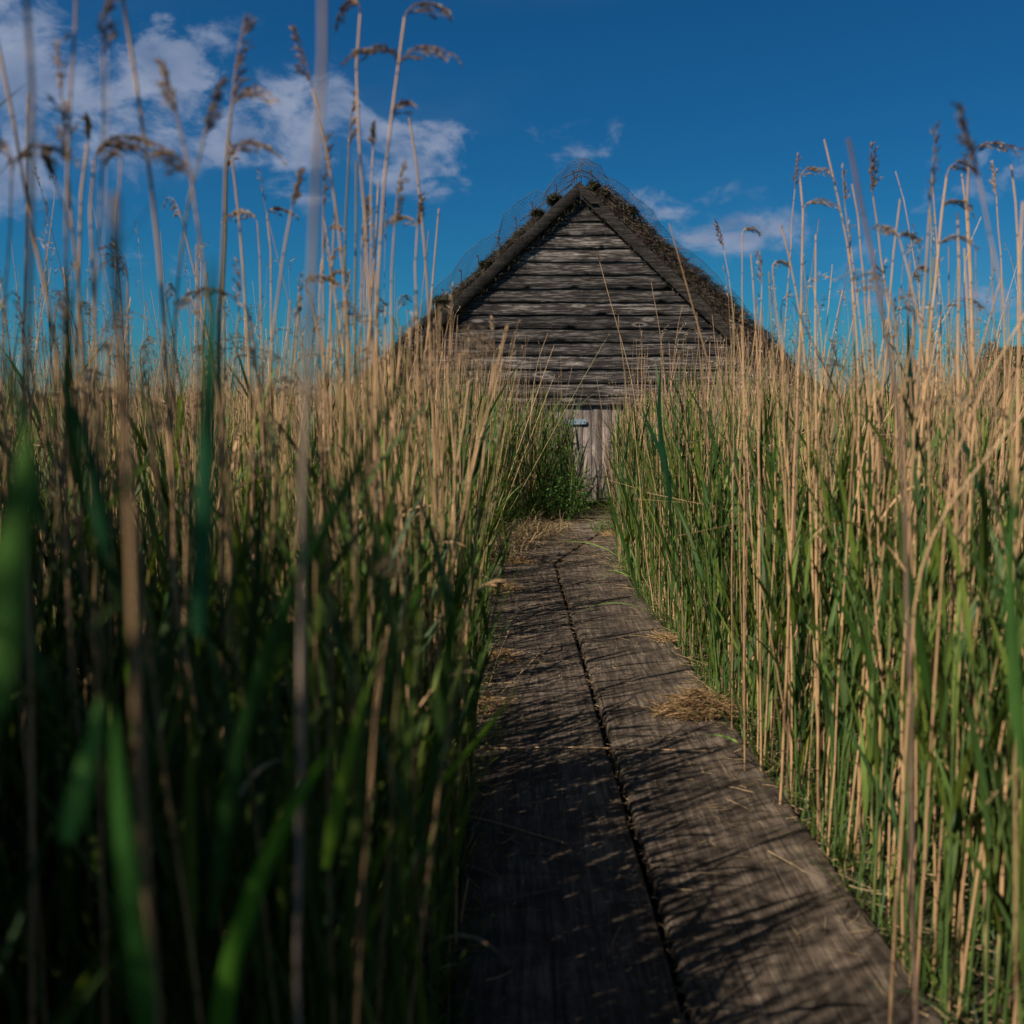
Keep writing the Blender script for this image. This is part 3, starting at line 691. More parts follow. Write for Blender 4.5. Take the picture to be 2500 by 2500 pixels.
# ------------------------------------------------------------------ reeds one can single out
def z2(x, y): return (x * .5694, y * .5694)                       # 1100 px crop, upper left
def z4(x, y): return (1700 + x * .6211, 300 + y * .6211)          # crop, right
def spline(P_, K=20):
    P_ = np.array(P_, float); d = np.concatenate([[0], np.cumsum(np.linalg.norm(np.diff(P_, axis=0), axis=1))]); u = np.linspace(0, d[-1], K)
    Q = np.stack([np.interp(u, d, P_[:, c]) for c in range(3)], 1)
    for _ in range(3): Q[1:-1] = .25 * Q[:-2] + .5 * Q[1:-1] + .25 * Q[2:]
    return Q
def traced(pts, d, rad, label, group, pl=None, col=None, ytop=0.0, lean=.35, name='reed_stalk', leafy=False):
    """pts: photo pixels top to bottom, d depth; the foot is run down to the ground"""
    if d < 1.36 and pts[0][0] < 1300: d *= .74; rad *= .78
    p = [P(*q, d + ytop * (1 - i / (len(pts) - 1))) for i, q in enumerate(pts)]
    a, b = p[-2], p[-1]; sl = (b.x - a.x) / max(.05, a.z - b.z)
    foot = Vector((b.x + max(-.2, min(.2, sl)) * b.z * lean, d + R.normal() * .02, -.07))
    if b.z > 0: p.append(foot)
    fp = p[-1]; loc = Vector((fp.x, fp.y, -.07)); K = 22
    q = spline([tuple(v - loc) for v in p[::-1]], K)
    q[1:-1] += np.cumsum(R.normal(size=(K - 2, 3)) * .0012, 0) * np.array((1, 1, 0))
    r = empty(name, loc); tag(r, label, 'reed', group)
    c = TAN * R.uniform(.8, 1.05) if col is None else np.array(col)
    s = Soup(); tubes(s, q[None], np.linspace(rad * 1.15, rad * .62, K)[None], c, 8); s.obj('stem', M_STEM, r, True)
    if pl:
        for e in pl:
            (kind, L, dx, pc), off = e[:4], (e[4] if len(e) > 4 else 0); L *= (.72 if kind == 'narrow' else .6)
            j = -1 if not off else -1 - max(1, int(round(off / max(.01, np.linalg.norm(q[-1] - q[0]) / 21))))
            s = Soup(); plume(s, q[j], q[j] - q[j - 2], (dx, R.normal() * .3, 0), L, kind, 1.15, col=np.array(pc), pale=.12); s.obj('seed_head', M_PLUME, r)
    if leafy:
        s = Soup(); a = R.random() * 6.28; leaf_ribbon(s, q[12], (math.cos(a) * .4, 0, .9), .3, .005, .2, TAN * .7, 10, .3, droop=.6, twist=2); s.obj('dry_leaf', M_STRAW, r)
    return r
BR, DK, PL = (.26, .165, .10), (.13, .075, .055), (.36, .25, .16)
GL, GR_ = 'tall dry reeds rising on the left', 'tall dry reeds rising on the right'
T = traced
T([z2(112, -40), z2(118, 400), z2(120, 870), z2(108, 1300), z2(92, 1600)], 1.25, .0044, 'thick pale stalk standing nearly upright near the left picture edge, running off the top', GL)
T([z2(-60, -20), z2(0, 170), z2(60, 540), z2(130, 900), z2(190, 1200), z2(240, 1450)], 1.6, .0036, 'stalk slanting down from the left picture edge and crossing the thick upright stalk', GL)
T([z2(515, -80), z2(545, 100), z2(600, 430), z2(650, 800), z2(690, 1050), z2(715, 1500)], 1.45, .0038, 'long stalk leaning left across the big cloud, cut by the top of the picture', GL)
T([z2(1385, -250), z2(1362, 0), z2(1340, 400), z2(1312, 900), z2(1282, 1400)], 1.05, .0042, 'thick blurred mauve-tan stalk leaning right, tallest between the cloud and hut', GL, col=(.36, .27, .20))
T([z2(1545, 60), z2(1515, 200), z2(1528, 440), z2(1560, 700), z2(1580, 1000), z2(1603, 1250)], 2.0, .0034, 'slender stalk left of the hut whose dark head bends at the picture top', GL, [('arch', .20, -.3, DK)])
T([z2(1735, 75), z2(1712, 180), z2(1698, 260), z2(1665, 520), z2(1640, 800), z2(1612, 1300)], 2.0, .0036, 'reed with the most spread drooping brown head, just left of the hut', GL, [('arch', .14, 1, BR), ('arch', .18, -1, BR, .11), ('arch', .18, 1, BR, .12), ('droop', .10, 1, DK, .17)])
T([z2(1755, 505), z2(1790, 800), z2(1812, 1100), z2(1832, 1380)], 2.3, .0035, 'bare pointed stalk nearest the left slope of the thatch', GL)
T([z2(992, 470), z2(985, 700), z2(975, 1000), z2(955, 1350)], 1.7, .0042, 'dark stalk with a tufted one-sided head in the middle of the big cloud', GL, [('narrow', .22, .8, BR), ('arch', .15, 1, BR), ('arch', .15, 1, BR, .12)], col=(.22, .15, .08))
T([z2(984, 600), z2(1000, 740), z2(1030, 1000), z2(1055, 1350), z2(1065, 1700)], 2.2, .0034, 'straight bare stalk rising behind the tufted stalk below the cloud', GL)
T([z2(292, 760), z2(310, 950), z2(335, 1200), z2(350, 1420)], 1.6, .0036, 'reed with a long narrow upright brown head against the left of the cloud', GL, [('narrow', .31, -.2, BR)])
T([z2(405, 690), z2(408, 900), z2(415, 1200), z2(425, 1500)], 1.65, .0035, 'reed whose thick brown head arches right under the big cloud', GL, [('arch', .20, 1, BR), ('arch', .14, .8, DK)])
T([z2(375, 620), z2(385, 750), z2(372, 1000), z2(355, 1450)], 1.75, .0036, 'plain stalk with a thin dark tip beside the arching brown head', GL, [('narrow', .06, 0, DK)])
T([z2(440, 250), z2(430, 480), z2(415, 700), z2(398, 900)], 1.4, .0022, 'badly blurred dark upright plume over the left of the cloud', GL, [('narrow', .17, .2, DK)])
T([z2(765, 520), z2(800, 700), z2(815, 780), z2(860, 1150), z2(890, 1350)], 1.4, .0026, 'blurred forked stalk with two ragged side tufts under the cloud', GL, [('narrow', .11, -.3, BR), ('droop', .12, -1, BR, .05)])
T([z2(870, 610), z2(810, 745), z2(805, 850), z2(775, 1200), z2(750, 1500)], 1.45, .0026, 'blurred olive stalk crossing the forked one and leaning right at its tip', GL, [('narrow', .12, .6, BR)], col=OLIVE)
T([z2(490, 830), z2(510, 960), z2(518, 1050), z2(538, 1350), z2(555, 1756), z2(580, 2400)], .85, .0058, 'very thick blurred broken stalk in front of the left reed mass', GL, col=(.36, .22, .11))
T([z2(520, 680), z2(518, 900), z2(520, 1200)], 1.5, .002, 'thin blurred stalk with a small drooping tip above the broken thick stalk', GL, [('arch', .06, -.6, DK)])
T([z2(50, 740), z2(20, 950), z2(-10, 1200)], 1.45, .002, 'blurred brown plume hanging at the left picture edge', GL, [('droop', .15, -1, BR), ('arch', .17, 1, BR)])
T([z2(1340, 380), z2(1380, 500), z2(1415, 680), z2(1450, 950), z2(1485, 1350)], 2.0, .0032, 'stalk with a dark curled head crossing behind the tall mauve stalk', GL, [('narrow', .17, -.8, DK)])
T([z2(330, -120), z2(325, -200), z2(300, 200), z2(280, 800), z2(270, 1500)], 1.4, .0026, 'reed whose pale head hangs in from the top of the picture', GL, [('droop', .2, .4, PL)])
T([z2(470, -330), z2(460, -150), z2(448, 200), z2(440, 900), z2(440, 1500)], 1.7, .001, 'hair-thin stalk with a dark head touching the picture top', GL, [('droop', .12, .3, DK)])
T([z2(1105, 960), z2(1110, 1150), z2(1120, 1500)], 2.6, .0028, 'short reed with a pale nodding head below the small cloud', GL, [('arch', .16, -1, PL)])
T([z2(1145, 930), z2(1150, 1100), z2(1150, 1400)], 2.7, .003, 'short reed with a tan head arching right below the small cloud', GL, [('arch', .13, 1, PL)])
T([z2(1250, 900), z2(1210, 1050), z2(1180, 1300), z2(1145, 1500)], 1.9, .003, 'reed leaning right with a blurred brown tip beside the thick mauve stalk', GL, [('narrow', .10, .6, BR)])
T([z2(1400, 1000), z2(1335, 1040), z2(1350, 1250), z2(1385, 1500)], 2.3, .0028, 'reed with a small bent tip pointing right beside the mauve stalk', GL, [('arch', .07, 1, BR)])
T([z2(1385, 905), z2(1410, 1050), z2(1450, 1300), z2(1480, 1500)], 2.6, .0026, 'thin bare stalk between the mauve stalk and the hut', GL)
T([z2(1600, 640), z2(1607, 800), z2(1610, 1100), z2(1600, 1400)], 2.2, .0026, 'thin stalk with a frayed narrow tip between two tall plumed reeds', GL, [('narrow', .07, 0, BR)])
T([z2(1550, 1080), z2(1545, 1250), z2(1550, 1500)], 2.3, .0028, 'reed with a frayed cream head left of the thatch edge', GL, [('narrow', .16, .3, PL)])
T([z2(1690, 1000), z2(1675, 1150), z2(1668, 1400)], 2.2, .003, 'reed with a fluffy cream head nearest the left eave', GL, [('narrow', .20, .5, PL)])
T([z2(1790, 980), z2(1800, 1150), z2(1806, 1500)], 2.3, .003, 'reed with a bent tan side head in front of the left thatch', GL, [('arch', .14, -1, PL), ('narrow', .10, .7, BR)])
T([z2(120, 400), z2(130, 800), z2(118, 1100), z2(100, 1500)], 1.9, .0022, 'thin stalk hidden beside the thick upright stalk at far left', GL)
T([z2(235, 770), z2(255, 900), z2(300, 1040), z2(330, 1300)], 1.5, .0018, 'thin dark curved stalk left of the long narrow head', GL, [('narrow', .05, -.3, DK)])
T([z2(1500, 1200), z2(1440, 1160), z2(1440, 1330), z2(1460, 1700)], 2.4, .0022, 'small reed with a hooked brown tip under the tall plumed reeds', GL, [('arch', .1, -1, BR)])
T([z2(1020, 1300), z2(1050, 1160), z2(1060, 1300), z2(1100, 1700)], 1.9, .003, 'reed with a dark hooked head before the left bed', GL, [('arch', .16, -1, DK)])
T([z2(1310, 1240), z2(1345, 1160), z2(1360, 1300), z2(1370, 1700)], 2.1, .003, 'reed with a tan hooked head right of the mauve stalk foot', GL, [('arch', .14, 1, BR)])
# right side
T([z4(503, 65), z4(530, 200), z4(565, 330), z4(600, 520), z4(625, 700), z4(640, 900)], 2.9, .0036, 'tall bare stalk leaning left, first of the high ones right of the hut', GR_)
T([z4(598, 60), z4(640, 240), z4(690, 470), z4(735, 700), z4(790, 900), z4(830, 1200)], 1.35, .0036, 'thick blurred purplish stalk slanting across the right reeds', GR_, col=(.17, .11, .085))
T([z4(695, 290), z4(700, 420), z4(720, 560), z4(745, 720), z4(770, 900)], 3.0, .0036, 'reed with a dark bushy upright head in the middle of the right reeds', GR_, [('narrow', .22, .6, DK), ('narrow', .15, 1, DK)])
T([z4(612, 240), z4(630, 400), z4(650, 560), z4(672, 850), z4(680, 1000)], 2.9, .0034, 'plain golden stalk under the purplish slanting one', GR_)
T([z4(408, 220), z4(410, 350), z4(403, 520), z4(400, 700), z4(392, 900)], 2.9, .004, 'golden stalk with pale husks drooping right, right of the hut roof', GR_, [('arch', .15, .8, PL), ('arch', .16, 1, PL, .04)])
T([z4(388, 260), z4(385, 400), z4(370, 600), z4(355, 750)], 3.3, .0024, 'thin stalk with a narrow dark head beside the first golden stalk', GR_, [('narrow', .16, .2, DK)])
T([z4(585, 330), z4(590, 450), z4(602, 600), z4(620, 900)], 3.0, .002, 'thin stalk with two dark pointed tufts right of the leaning bare one', GR_, [('narrow', .17, .4, BR)])
T([z4(985, 205), z4(970, 240), z4(962, 400), z4(945, 600), z4(918, 850), z4(900, 1000)], 2.5, .0044, 'stout golden stalk with a brown one-sided head arching right', GR_, [('arch', .17, 1, BR), ('arch', .14, 1, BR, .12), ('arch', .14, 1, BR, .22)])
T([z4(1072, 150), z4(1080, 300), z4(1090, 500), z4(1098, 700), z4(1100, 950)], 2.6, .004, 'stout stalk with a wide dark head arching right near the right edge', GR_, [('arch', .20, 1, DK)])
T([z4(1110, 215), z4(1150, 300), z4(1200, 430), z4(1250, 600)], 1.35, .0018, 'blurred thick dark plume leaning left over the right reeds', GR_, [('narrow', .13, -.6, DK)])
T([z4(1180, 290), z4(1188, 400), z4(1205, 600), z4(1215, 850)], 3.2, .003, 'stalk with a slim pale-tipped head near the right picture edge', GR_, [('narrow', .15, 0, BR)])
T([z4(1238, 165), z4(1250, 350), z4(1262, 520), z4(1268, 800)], 2.6, .0036, 'plain upright stalk close to the right picture edge', GR_)
T([z4(924, 190), z4(935, 300), z4(955, 480), z4(965, 800)], 3.2, .003, 'plain stalk with a pointed tip left of the stout arching-headed reed', GR_)
T([z4(1043, 200), z4(1052, 400), z4(1068, 560), z4(1080, 850)], 3.0, .0034, 'plain stalk close beside the wide dark head', GR_)
T([z4(783, 190), z4(815, 330), z4(845, 500), z4(880, 700)], 3.4, .0022, 'thin bare stalk leaning left in a gap of sky', GR_)
T([z4(333, 398), z4(365, 520), z4(398, 640), z4(430, 850)], 2.8, .0034, 'short stout pointed stalk leaning left beside the thatch', GR_)
T([z4(180, 440), z4(173, 480), z4(176, 620), z4(185, 800)], 3.2, .0026, 'reed with a fine golden head arching right over the thatch', GR_, [('arch', .12, 1, PL)])
T([z4(108, 500), z4(122, 580), z4(145, 680), z4(150, 850)], 3.6, .002, 'small reed with a dark spiky head before the right thatch', GR_, [('narrow', .14, -.2, DK)])
T([z4(215, 515), z4(232, 700), z4(245, 900)], 3.2, .0032, 'plain tan stalk standing before the right eave', GR_)
T([z4(300, 570), z4(320, 700), z4(345, 900)], 3.0, .0026, 'reed with a small golden tuft right of the eave', GR_, [('arch', .1, 1, PL)])
T([z4(258, 640), z4(250, 700), z4(255, 900)], 3.4, .0026, 'reed with a loose brown head low beside the right eave', GR_, [('narrow', .16, -.2, BR)])
T([z4(800, 460), z4(830, 560), z4(865, 700), z4(900, 900)], 2.2, .0026, 'reed with pale peeling husks and a hooked dark tip', GR_, [('droop', .10, -.5, PL), ('arch', .07, .8, DK)])
T([z4(845, 640), z4(850, 760), z4(860, 900)], 2.8, .003, 'reed with a hanging brown side tuft at sky level', GR_, [('droop', .16, 1, BR)])
T([z4(918, 310), z4(915, 500), z4(905, 800)], 3.1, .0028, 'plain olive stalk left of the stout arching-headed reed', GR_, col=OLIVE * 1.2)
T([z4(1205, 470), z4(1120, 370), z4(1010, 500), z4(1060, 700)][1:], 3.3, .002, 'thin stalk kinked to the left below the wide dark head', GR_)
T([z4(1285, 310), z4(1278, 500), z4(1280, 800)], 1.8, .0034, 'blurred stalk half cut off by the right picture edge', GR_)
T([z4(460, 640), z4(475, 760), z4(500, 950)], 3.3, .003, 'short bare stalk with a split tip in the right bed', GR_)
T([z4(550, 740), z4(600, 600), z4(605, 480), z4(610, 440)][::-1], 3.4, .0022, 'slim dark stalk leaning right with its tip in open sky', GR_, col=(.13, .09, .05))
T([z4(1400, 600), z4(1288, 760), z4(1160, 1000), z4(1000, 1350)], 1.9, .0030, 'pale stalk fallen diagonally across the right reeds, the upper of two', GR_, lean=.1)
T([z4(1420, 1010), z4(1288, 1150), z4(1080, 1400), z4(880, 1640)], 1.7, .0030, 'pale stalk fallen diagonally across the right reeds, the lower of two', GR_, lean=.1)
T([z1(1090, 580), z1(1115, 680), z1(1160, 830), z1(1230, 1080), z1(1262, 1250)], 8.6, .0034, 'reed with a feathery tan head standing before the weatherboards right of the door', 'reeds before the hut wall', [('narrow', .12, .2, PL)])
T([z1(1178, 830), z1(1180, 900), z1(1200, 1000), z1(1220, 1200)], 8.6, .0028, 'reed with a bunched drooping head before the hut wall', 'reeds before the hut wall', [('droop', .13, -.6, PL)])
T([z1(845, 915), z1(800, 1020), z1(770, 1200)], 9.9, .003, 'thin bare stalk leaning right before the weatherboards', 'reeds before the hut wall')
T([z1(1333, 670), z1(1365, 820), z1(1390, 1000), z1(1400, 1200)], 8.6, .003, 'tall bare stalk leaning left before the right bargeboard', 'reeds before the hut wall')
T([z1(1480, 790), z1(1460, 900), z1(1430, 1100)], 8.6, .0026, 'bare stalk leaning right low before the right bargeboard', 'reeds before the hut wall')
0 and T([z1(440, 720), z1(465, 830), z1(480, 1050)], 6.0, .0026, 'bare pale stalk before the foot of the left bargeboard', 'reeds before the hut wall')

# single green blades and spears in the near left and right
def p32(x, y): return (x * 1.294, y * 1.294)
def blade(pts, d, w, label, col, dz=0.0, group='broad green reed leaves close to the camera', fold=.2, side=(1, .3, 0)):
    if d < 1.31: d *= .78; w *= .82
    p = [P(*p32(*q), d + dz * i / (len(pts) - 1)) for i, q in enumerate(pts)][::-1]       # pts from tip to foot
    loc = Vector((p[0].x, p[0].y, p[0].z)); q = spline([tuple(v - loc) for v in p], 22); u = np.linspace(0, 1, 22)
    wid = w * np.minimum(1, .5 + 2.5 * u) * (1 - u ** 2.4) ** .85 + .0003
    s = Soup(); ribbons(s, q[None], wid[None], np.array(side, float)[None], np.array(col, float), fold)
    o = s.obj('reed_leaf', M_LEAF); o.location = loc; tag(o, label, 'leaf', group)
g1, g2, g3 = (.05, .12, .02), (.20, .34, .03), (.12, .26, .05)  # second green brightened: the look of sunlit leaves put into the colour
blade([(800, 640), (745, 740), (690, 850), (615, 1000), (545, 1120), (480, 1300), (430, 1500), (400, 1750)], 1.05, .0092, 'long dark green leaf slanting up to the right toward the thatch', (.035, .10, .02))
blade([(985, 1285), (925, 1370), (860, 1445), (800, 1510), (730, 1580), (690, 1700)], 1.55, .009, 'bright green leaf slanting right over the left edge of the planks', g2)
blade([(695, 1285), (680, 1340), (665, 1400), (640, 1500), (615, 1640)], 1.2, .009, 'short bright green upright leaf in the dark left reeds', g2)
blade([(640, 1390), (560, 1510), (490, 1650), (430, 1830), (400, 2050)], .95, .011, 'long green leaf curving down to the bottom picture edge', (.13, .32, .03))
blade([(50, 790), (45, 900), (25, 1020), (5, 1150), (-10, 1350)], .75, .014, 'wide pale green blurred leaf at the left picture edge', g3)
blade([(402, 480), (400, 620), (392, 800), (385, 950), (375, 1200)], .95, .0085, 'dark green upright spear rising into the sky at left', (.035, .15, .06))
blade([(190, 1310), (175, 1400), (150, 1500), (125, 1590)], .80, .0095, 'pale blurred leaf low in the left corner', (.18, .40, .09))
blade([(215, 1330), (225, 1500), (245, 1700), (285, 1990)], .75, .010, 'green blurred stem-like leaf running down to the left corner', (.06, .18, .03))
blade([(135, 520), (128, 650), (130, 800), (160, 960)], 1.15, .006, 'narrow green leaf rising beside the left arching reed', g1)
blade([(0, 640), (25, 720), (50, 830), (80, 1000)], .95, .005, 'thin dark leaf coming in at the left picture edge', (.02, .07, .02))
blade([(100, 700), (150, 790), (180, 900), (200, 1050)], .95, .007, 'dark green leaf leaning left across the left bed', (.02, .09, .03))
blade([(905, 1180), (880, 1220), (845, 1262), (810, 1330)], 2.1, .006, 'thin yellow-green leaf poking out over the left planks', g2)
blade([(878, 1095), (860, 1140), (835, 1200), (820, 1260)], 2.3, .008, 'green leaf leaning right beside the left planks', g1)
blade([(785, 1010), (765, 1100), (745, 1200), (730, 1330)], 1.7, .008, 'upright light green leaf in the left bed near the planks', (.07, .22, .05))
blade([(1210, 765), (1222, 800), (1240, 835), (1262, 900), (1265, 960)], 3.6, .011, 'dark green blade leaning left beside the path opening', (.02, .085, .03))
blade([(1247, 690), (1243, 760), (1247, 830), (1262, 900)], 3.6, .010, 'dark green upright blade crossing the hut door side', (.02, .09, .035))
blade([(1712, 590), (1716, 680), (1722, 760), (1730, 850)], 2.7, .009, 'dark upright blade high among the right reeds', (.015, .06, .03))
blade([(1785, 750), (1800, 800), (1830, 860), (1850, 930)], 2.4, .010, 'dark green blade leaning left at the far right', (.02, .09, .035))
blade([(1695, 940), (1712, 1060), (1735, 1200), (1760, 1340)], 1.9, .011, 'long green blade crossing the right reeds below the middle', g1)
blade([(1920, 900), (1905, 1050), (1915, 1250), (1930, 1450)], 1.3, .012, 'broad blurred green blade at the right picture edge', g3)
blade([(1550, 1060), (1590, 1150), (1640, 1240), (1660, 1330)], 2.3, .007, 'green blade slanting down right above the straw heap', g1)
blade([(1135, 880), (1165, 990), (1190, 1060), (1205, 1130)], 4.2, .008, 'bluish green blade leaning left over the far planks', g1, side=(1, .2, 0))

# ------------------------------------------------------------------ the reed bed
HEAD = [{0: 'nodding head', 1: 'slim head', 2: 'arching head', 3: 'drooping head'}[i % 4] if i % 16 < 7 else 'bare tip' for i in range(16)]
def describe(kind, what, dh, th, me, rz, x, y, side):
    n = len(me.vertices); c = np.zeros(n * 3); me.vertices.foreach_get('co', c); t = c.reshape(-1, 3)[-1]
    dx = t[0] * math.cos(rz) - t[1] * math.sin(rz); lean = 'leaning left' if dx < -.045 else 'leaning right' if dx > .045 else 'upright'
    size = 'tall' if dh > th else 'short' if dh < -th else ''
    e = path_span(y); off = (e[0] - x) if side == 'left' else (x - e[1])
    where = 'at edge' if off < .15 else 'just inside' if off < .45 else 'farther in' if off < 1.0 else 'deep'
    zone = 'nearest camera' if y < 1.5 else 'in near bed' if y < 2.2 else 'before lying stalk' if y < 3.1 else 'by lying stalk' if y < 3.9 else 'by straw heap' if y < 4.8 else 'past straw heap' if y < 6.3 else 'near plank joint'
    return f"{size} {kind} {lean}".strip() + (f", {what}" if what else '') + f", {where} {zone}, {side}"
def bed():
    # ---- dry stems, positions near the walk first
    near = scatter(7800, lambda: R.uniform(-.6, 11.8), lambda y: edge_x(y, 3.4, 1.15), .02)
    rim = scatter(700, lambda: R.uniform(.5, 11), lambda y: edge_x(y, .35, 1.0), -.02)
    behind = scatter(1500, lambda: R.uniform(-3.2, -.5), lambda y: (-.25 - 2.6 * R.random()) if R.random() < .7 else 1.0 + 1.8 * R.random(), .05)
    mid = scatter(3200, lambda: R.uniform(3, 12), lambda y: (1 if R.random() < .55 else -1) * (3.0 + 4.2 * R.random()), 0)
    far = scatter(6500, lambda: 12 + 34 * R.random() ** 1.4, lambda y: R.uniform(-.62, .62) * y + .2, 0)
    yb_ = R.uniform(-2.6, 2.9, 2400); shade_bank_dry = np.stack([-.57 * np.maximum(yb_, -.2) - .27 - 2.1 * R.random(2400) ** 1.2, yb_], 1)  # unseen left bank, added tall and dense to shade the foreground
    shade_bank_dry = shade_bank_dry[np.hypot(shade_bank_dry[:, 0], shade_bank_dry[:, 1]) > .6]
    def heights(a, sd=.17, mean=None):
        h = np.array([mass_h(x, y) for x, y in a]); r = np.hypot(a[:, 0], a[:, 1]); h = h + R.normal(size=len(a)) * sd * np.clip(r / 3, .35, 1)
        tall = (R.random(len(a)) < np.where(a[:, 0] < 0, .15, .11)) & (r > 2.2); h[tall] += R.uniform(.08, .60, tall.sum())
        # shorter beside the trodden path in front of the hut, so that the wall shows
        for i, (x, y) in enumerate(a):
            if 5.0 < y < D:
                m = max(0, 1 - abs(x - .95) / 1.5); h[i] -= .42 * m * min(1, (y - 4) / 3) if not tall[i] else .35 * m
        u_ = a[:, 0] / np.maximum(a[:, 1], .1) * F + 1250; vis_ = (a[:, 1] > 0) & (u_ > 960) & (u_ < 1840)
        cap = 1.25 + (965 - np.where((u_ > 1080) & (u_ < 1720), 800, 700)) / F * a[:, 1]; cap = cap - .05 * R.random(len(a))
        h = np.where(vis_ & (h > cap), cap, h)
        lim = 1.25 + (965 - np.where(u_ > 1840, 420, 330)) / F * a[:, 1] - .12 * R.random(len(a)); h = np.where((a[:, 1] > 0) & (np.abs(u_ - 1250) < 1500) & (h > lim), lim, h)
        return np.clip(h, .5, 2.35)
    def thin(a):      # the bed is sparser along the left edge past the straw heap
        e = np.array([path_span(y)[0] - x for x, y in a]); return a[~((e > -.1) & (e < 1.0) & (a[:, 1] > 3.2) & (a[:, 1] < 9.6) & (R.random(len(a)) < .5))]
    near, rim = thin(near), thin(rim)
    near = near[np.array([fbm(x, y, 8.1, 1.6, 2) > -.45 or R.random() < .35 for x, y in near])]
    A = np.concatenate([near, rim]); hA = heights(A); r = np.hypot(A[:, 0], A[:, 1]); keep = (r > .55) & ((A[:, 1] > .2) | (r > .7))
    # nothing but the traced blades right in front of the lens
    keep &= ~((np.abs(A[:, 0] / np.maximum(A[:, 1], .01)) < .6) & (A[:, 1] > 0) & (A[:, 1] < .85)) & ~((A[:, 0] < 0) & (A[:, 1] < 2.0) & (A[:, 1] > 0) & (R.random(len(A)) < .62)) & ~((A[:, 0] > .8) & (A[:, 1] < 2.9) & (A[:, 1] > 0) & (R.random(len(A)) < .42))
    A, hA = A[keep], hA[keep]; r = np.hypot(A[:, 0], A[:, 1])
    vis = (np.abs(A[:, 0]) < .54 * A[:, 1] + .05) & (A[:, 1] > .9)
    order = np.argsort(np.where(vis, r, 99)); single = order[:236]; rest = np.setdiff1d(np.arange(len(A)), single)
    for n, i in enumerate(single):
        x, y = A[i]; side = 'left' if x < path_span(y)[0] + .1 else 'right'; k = R.integers(0, 16); pm = DRY[k][1] is not None; lf = DRY[k][2] is not None
        rz = R.random() * 6.28; what = HEAD[k] + ''
        place_dry(x, y, -.07, hA[i], rz, int(k), describe('dry reed', what, hA[i] - mass_h(x, y), .1, DRY[k][0], rz, x, y, side), f'single dry reeds in the {side} bed')
    B = np.concatenate([shade_bank_dry, A[rest], behind, mid]); hB = np.concatenate([np.clip(1.9 + .17 * R.normal(size=len(shade_bank_dry)), 1.2, 2.3), hA[rest], np.clip(1.45 + .2 * R.normal(size=len(behind)), .8, 1.95), heights(mid)])
    def add_stems(s, B, hB, K, sides, r0, lean=.055):
        M = len(B); u = np.linspace(0, 1, K)[None, :, None]; l = R.normal(size=(M, 1, 2)) * lean; b = R.normal(size=(M, 1, 2)) * .05
        big = (R.random(M) < .08) & (B[:, 1] > 2.8); l[big] *= 4.5
        xy = B[:, None, :] + (l * u + b * u ** 2) * hB[:, None, None] + np.cumsum(R.normal(size=(M, K, 2)) * .0035, 1)
        z = -.08 + hB[:, None] * u[:, :, 0] * (1 + 0 * xy[:, :, 0])
        if K > 5:     # some stems are snapped and hang over
            sn = np.where(R.random(M) < .05)[0]; k0 = K - 3; aa = R.random(len(sn)) * 6.28; fd = R.uniform(-.5, .35, len(sn))
            for q in range(k0 + 1, K):
                L_ = hB[sn] * (q - k0) / (K - 1); xy[sn, q, 0] = xy[sn, k0, 0] + np.cos(aa) * L_ * .85; xy[sn, q, 1] = xy[sn, k0, 1] + np.sin(aa) * L_ * .85; z[sn, q] = z[sn, k0] + fd * L_
        Pt = np.concatenate([xy, z[:, :, None]], 2)
        rad = (r0 * (.45 + .85 * R.random((M, 1)))) * np.linspace(1, .5, K)[None]
        tubes(s, Pt, rad, tan_cols(M), sides); return Pt
    s = Soup(); PB = add_stems(s, B, hB, 7, 3, .0030); PF = None
    bedo = s.obj('reed_bed', M_STEMB); tag(bedo, 'dense bed of dry tan reed stems on both sides of the boardwalk', 'reeds', kind='stuff')  # holds the added shading bank outside the view too
    s = Soup(); z = np.array([1.36 + .16 * R.normal() + (R.random() < .06) * .4 * R.random() for _ in far]); PF = add_stems(s, far, z, 4, 3, .0048)
    o = s.obj('distant_reed_bed', M_STEMB); tag(o, 'far reaches of the reed bed around and behind the hut', 'reeds', kind='stuff')
    # ---- seed heads of the mass
    s = Soup()
    tops = np.concatenate([PB[:, -1], PF[:, -1]]); tdir = np.concatenate([PB[:, -1] - PB[:, -2], PF[:, -1] - PF[:, -2]])
    pick = R.random(len(tops)) < .33; tops, tdir = tops[pick], tdir[pick]; tdir /= np.linalg.norm(tdir, axis=1, keepdims=True); M = len(tops)
    dist = np.hypot(tops[:, 0], tops[:, 1]); L = R.uniform(.09, .22, M)[:, None]; a = R.random(M) * 6.28; dr = np.stack([np.cos(a), np.sin(a), 0 * a], 1); arch = R.random((M, 1)) ** 1.5
    def axis(q): return tops + tdir * L * (q - .55 * arch * q ** 2) + dr * L * arch * .75 * q ** 1.7 - np.array((0, 0, 1.)) * L * arch * .25 * q ** 3
    K = 5; tubes(s, np.stack([axis(q) for q in np.linspace(0, 1, K)], 1), np.linspace(.0012, .0005, K)[None] * np.ones((M, 1)), np.array((.28, .19, .12)), 3)
    pal = R.random((M, 1)); base = np.array((.20, .13, .08)) * (1 - pal) + np.array((.42, .31, .21)) * pal
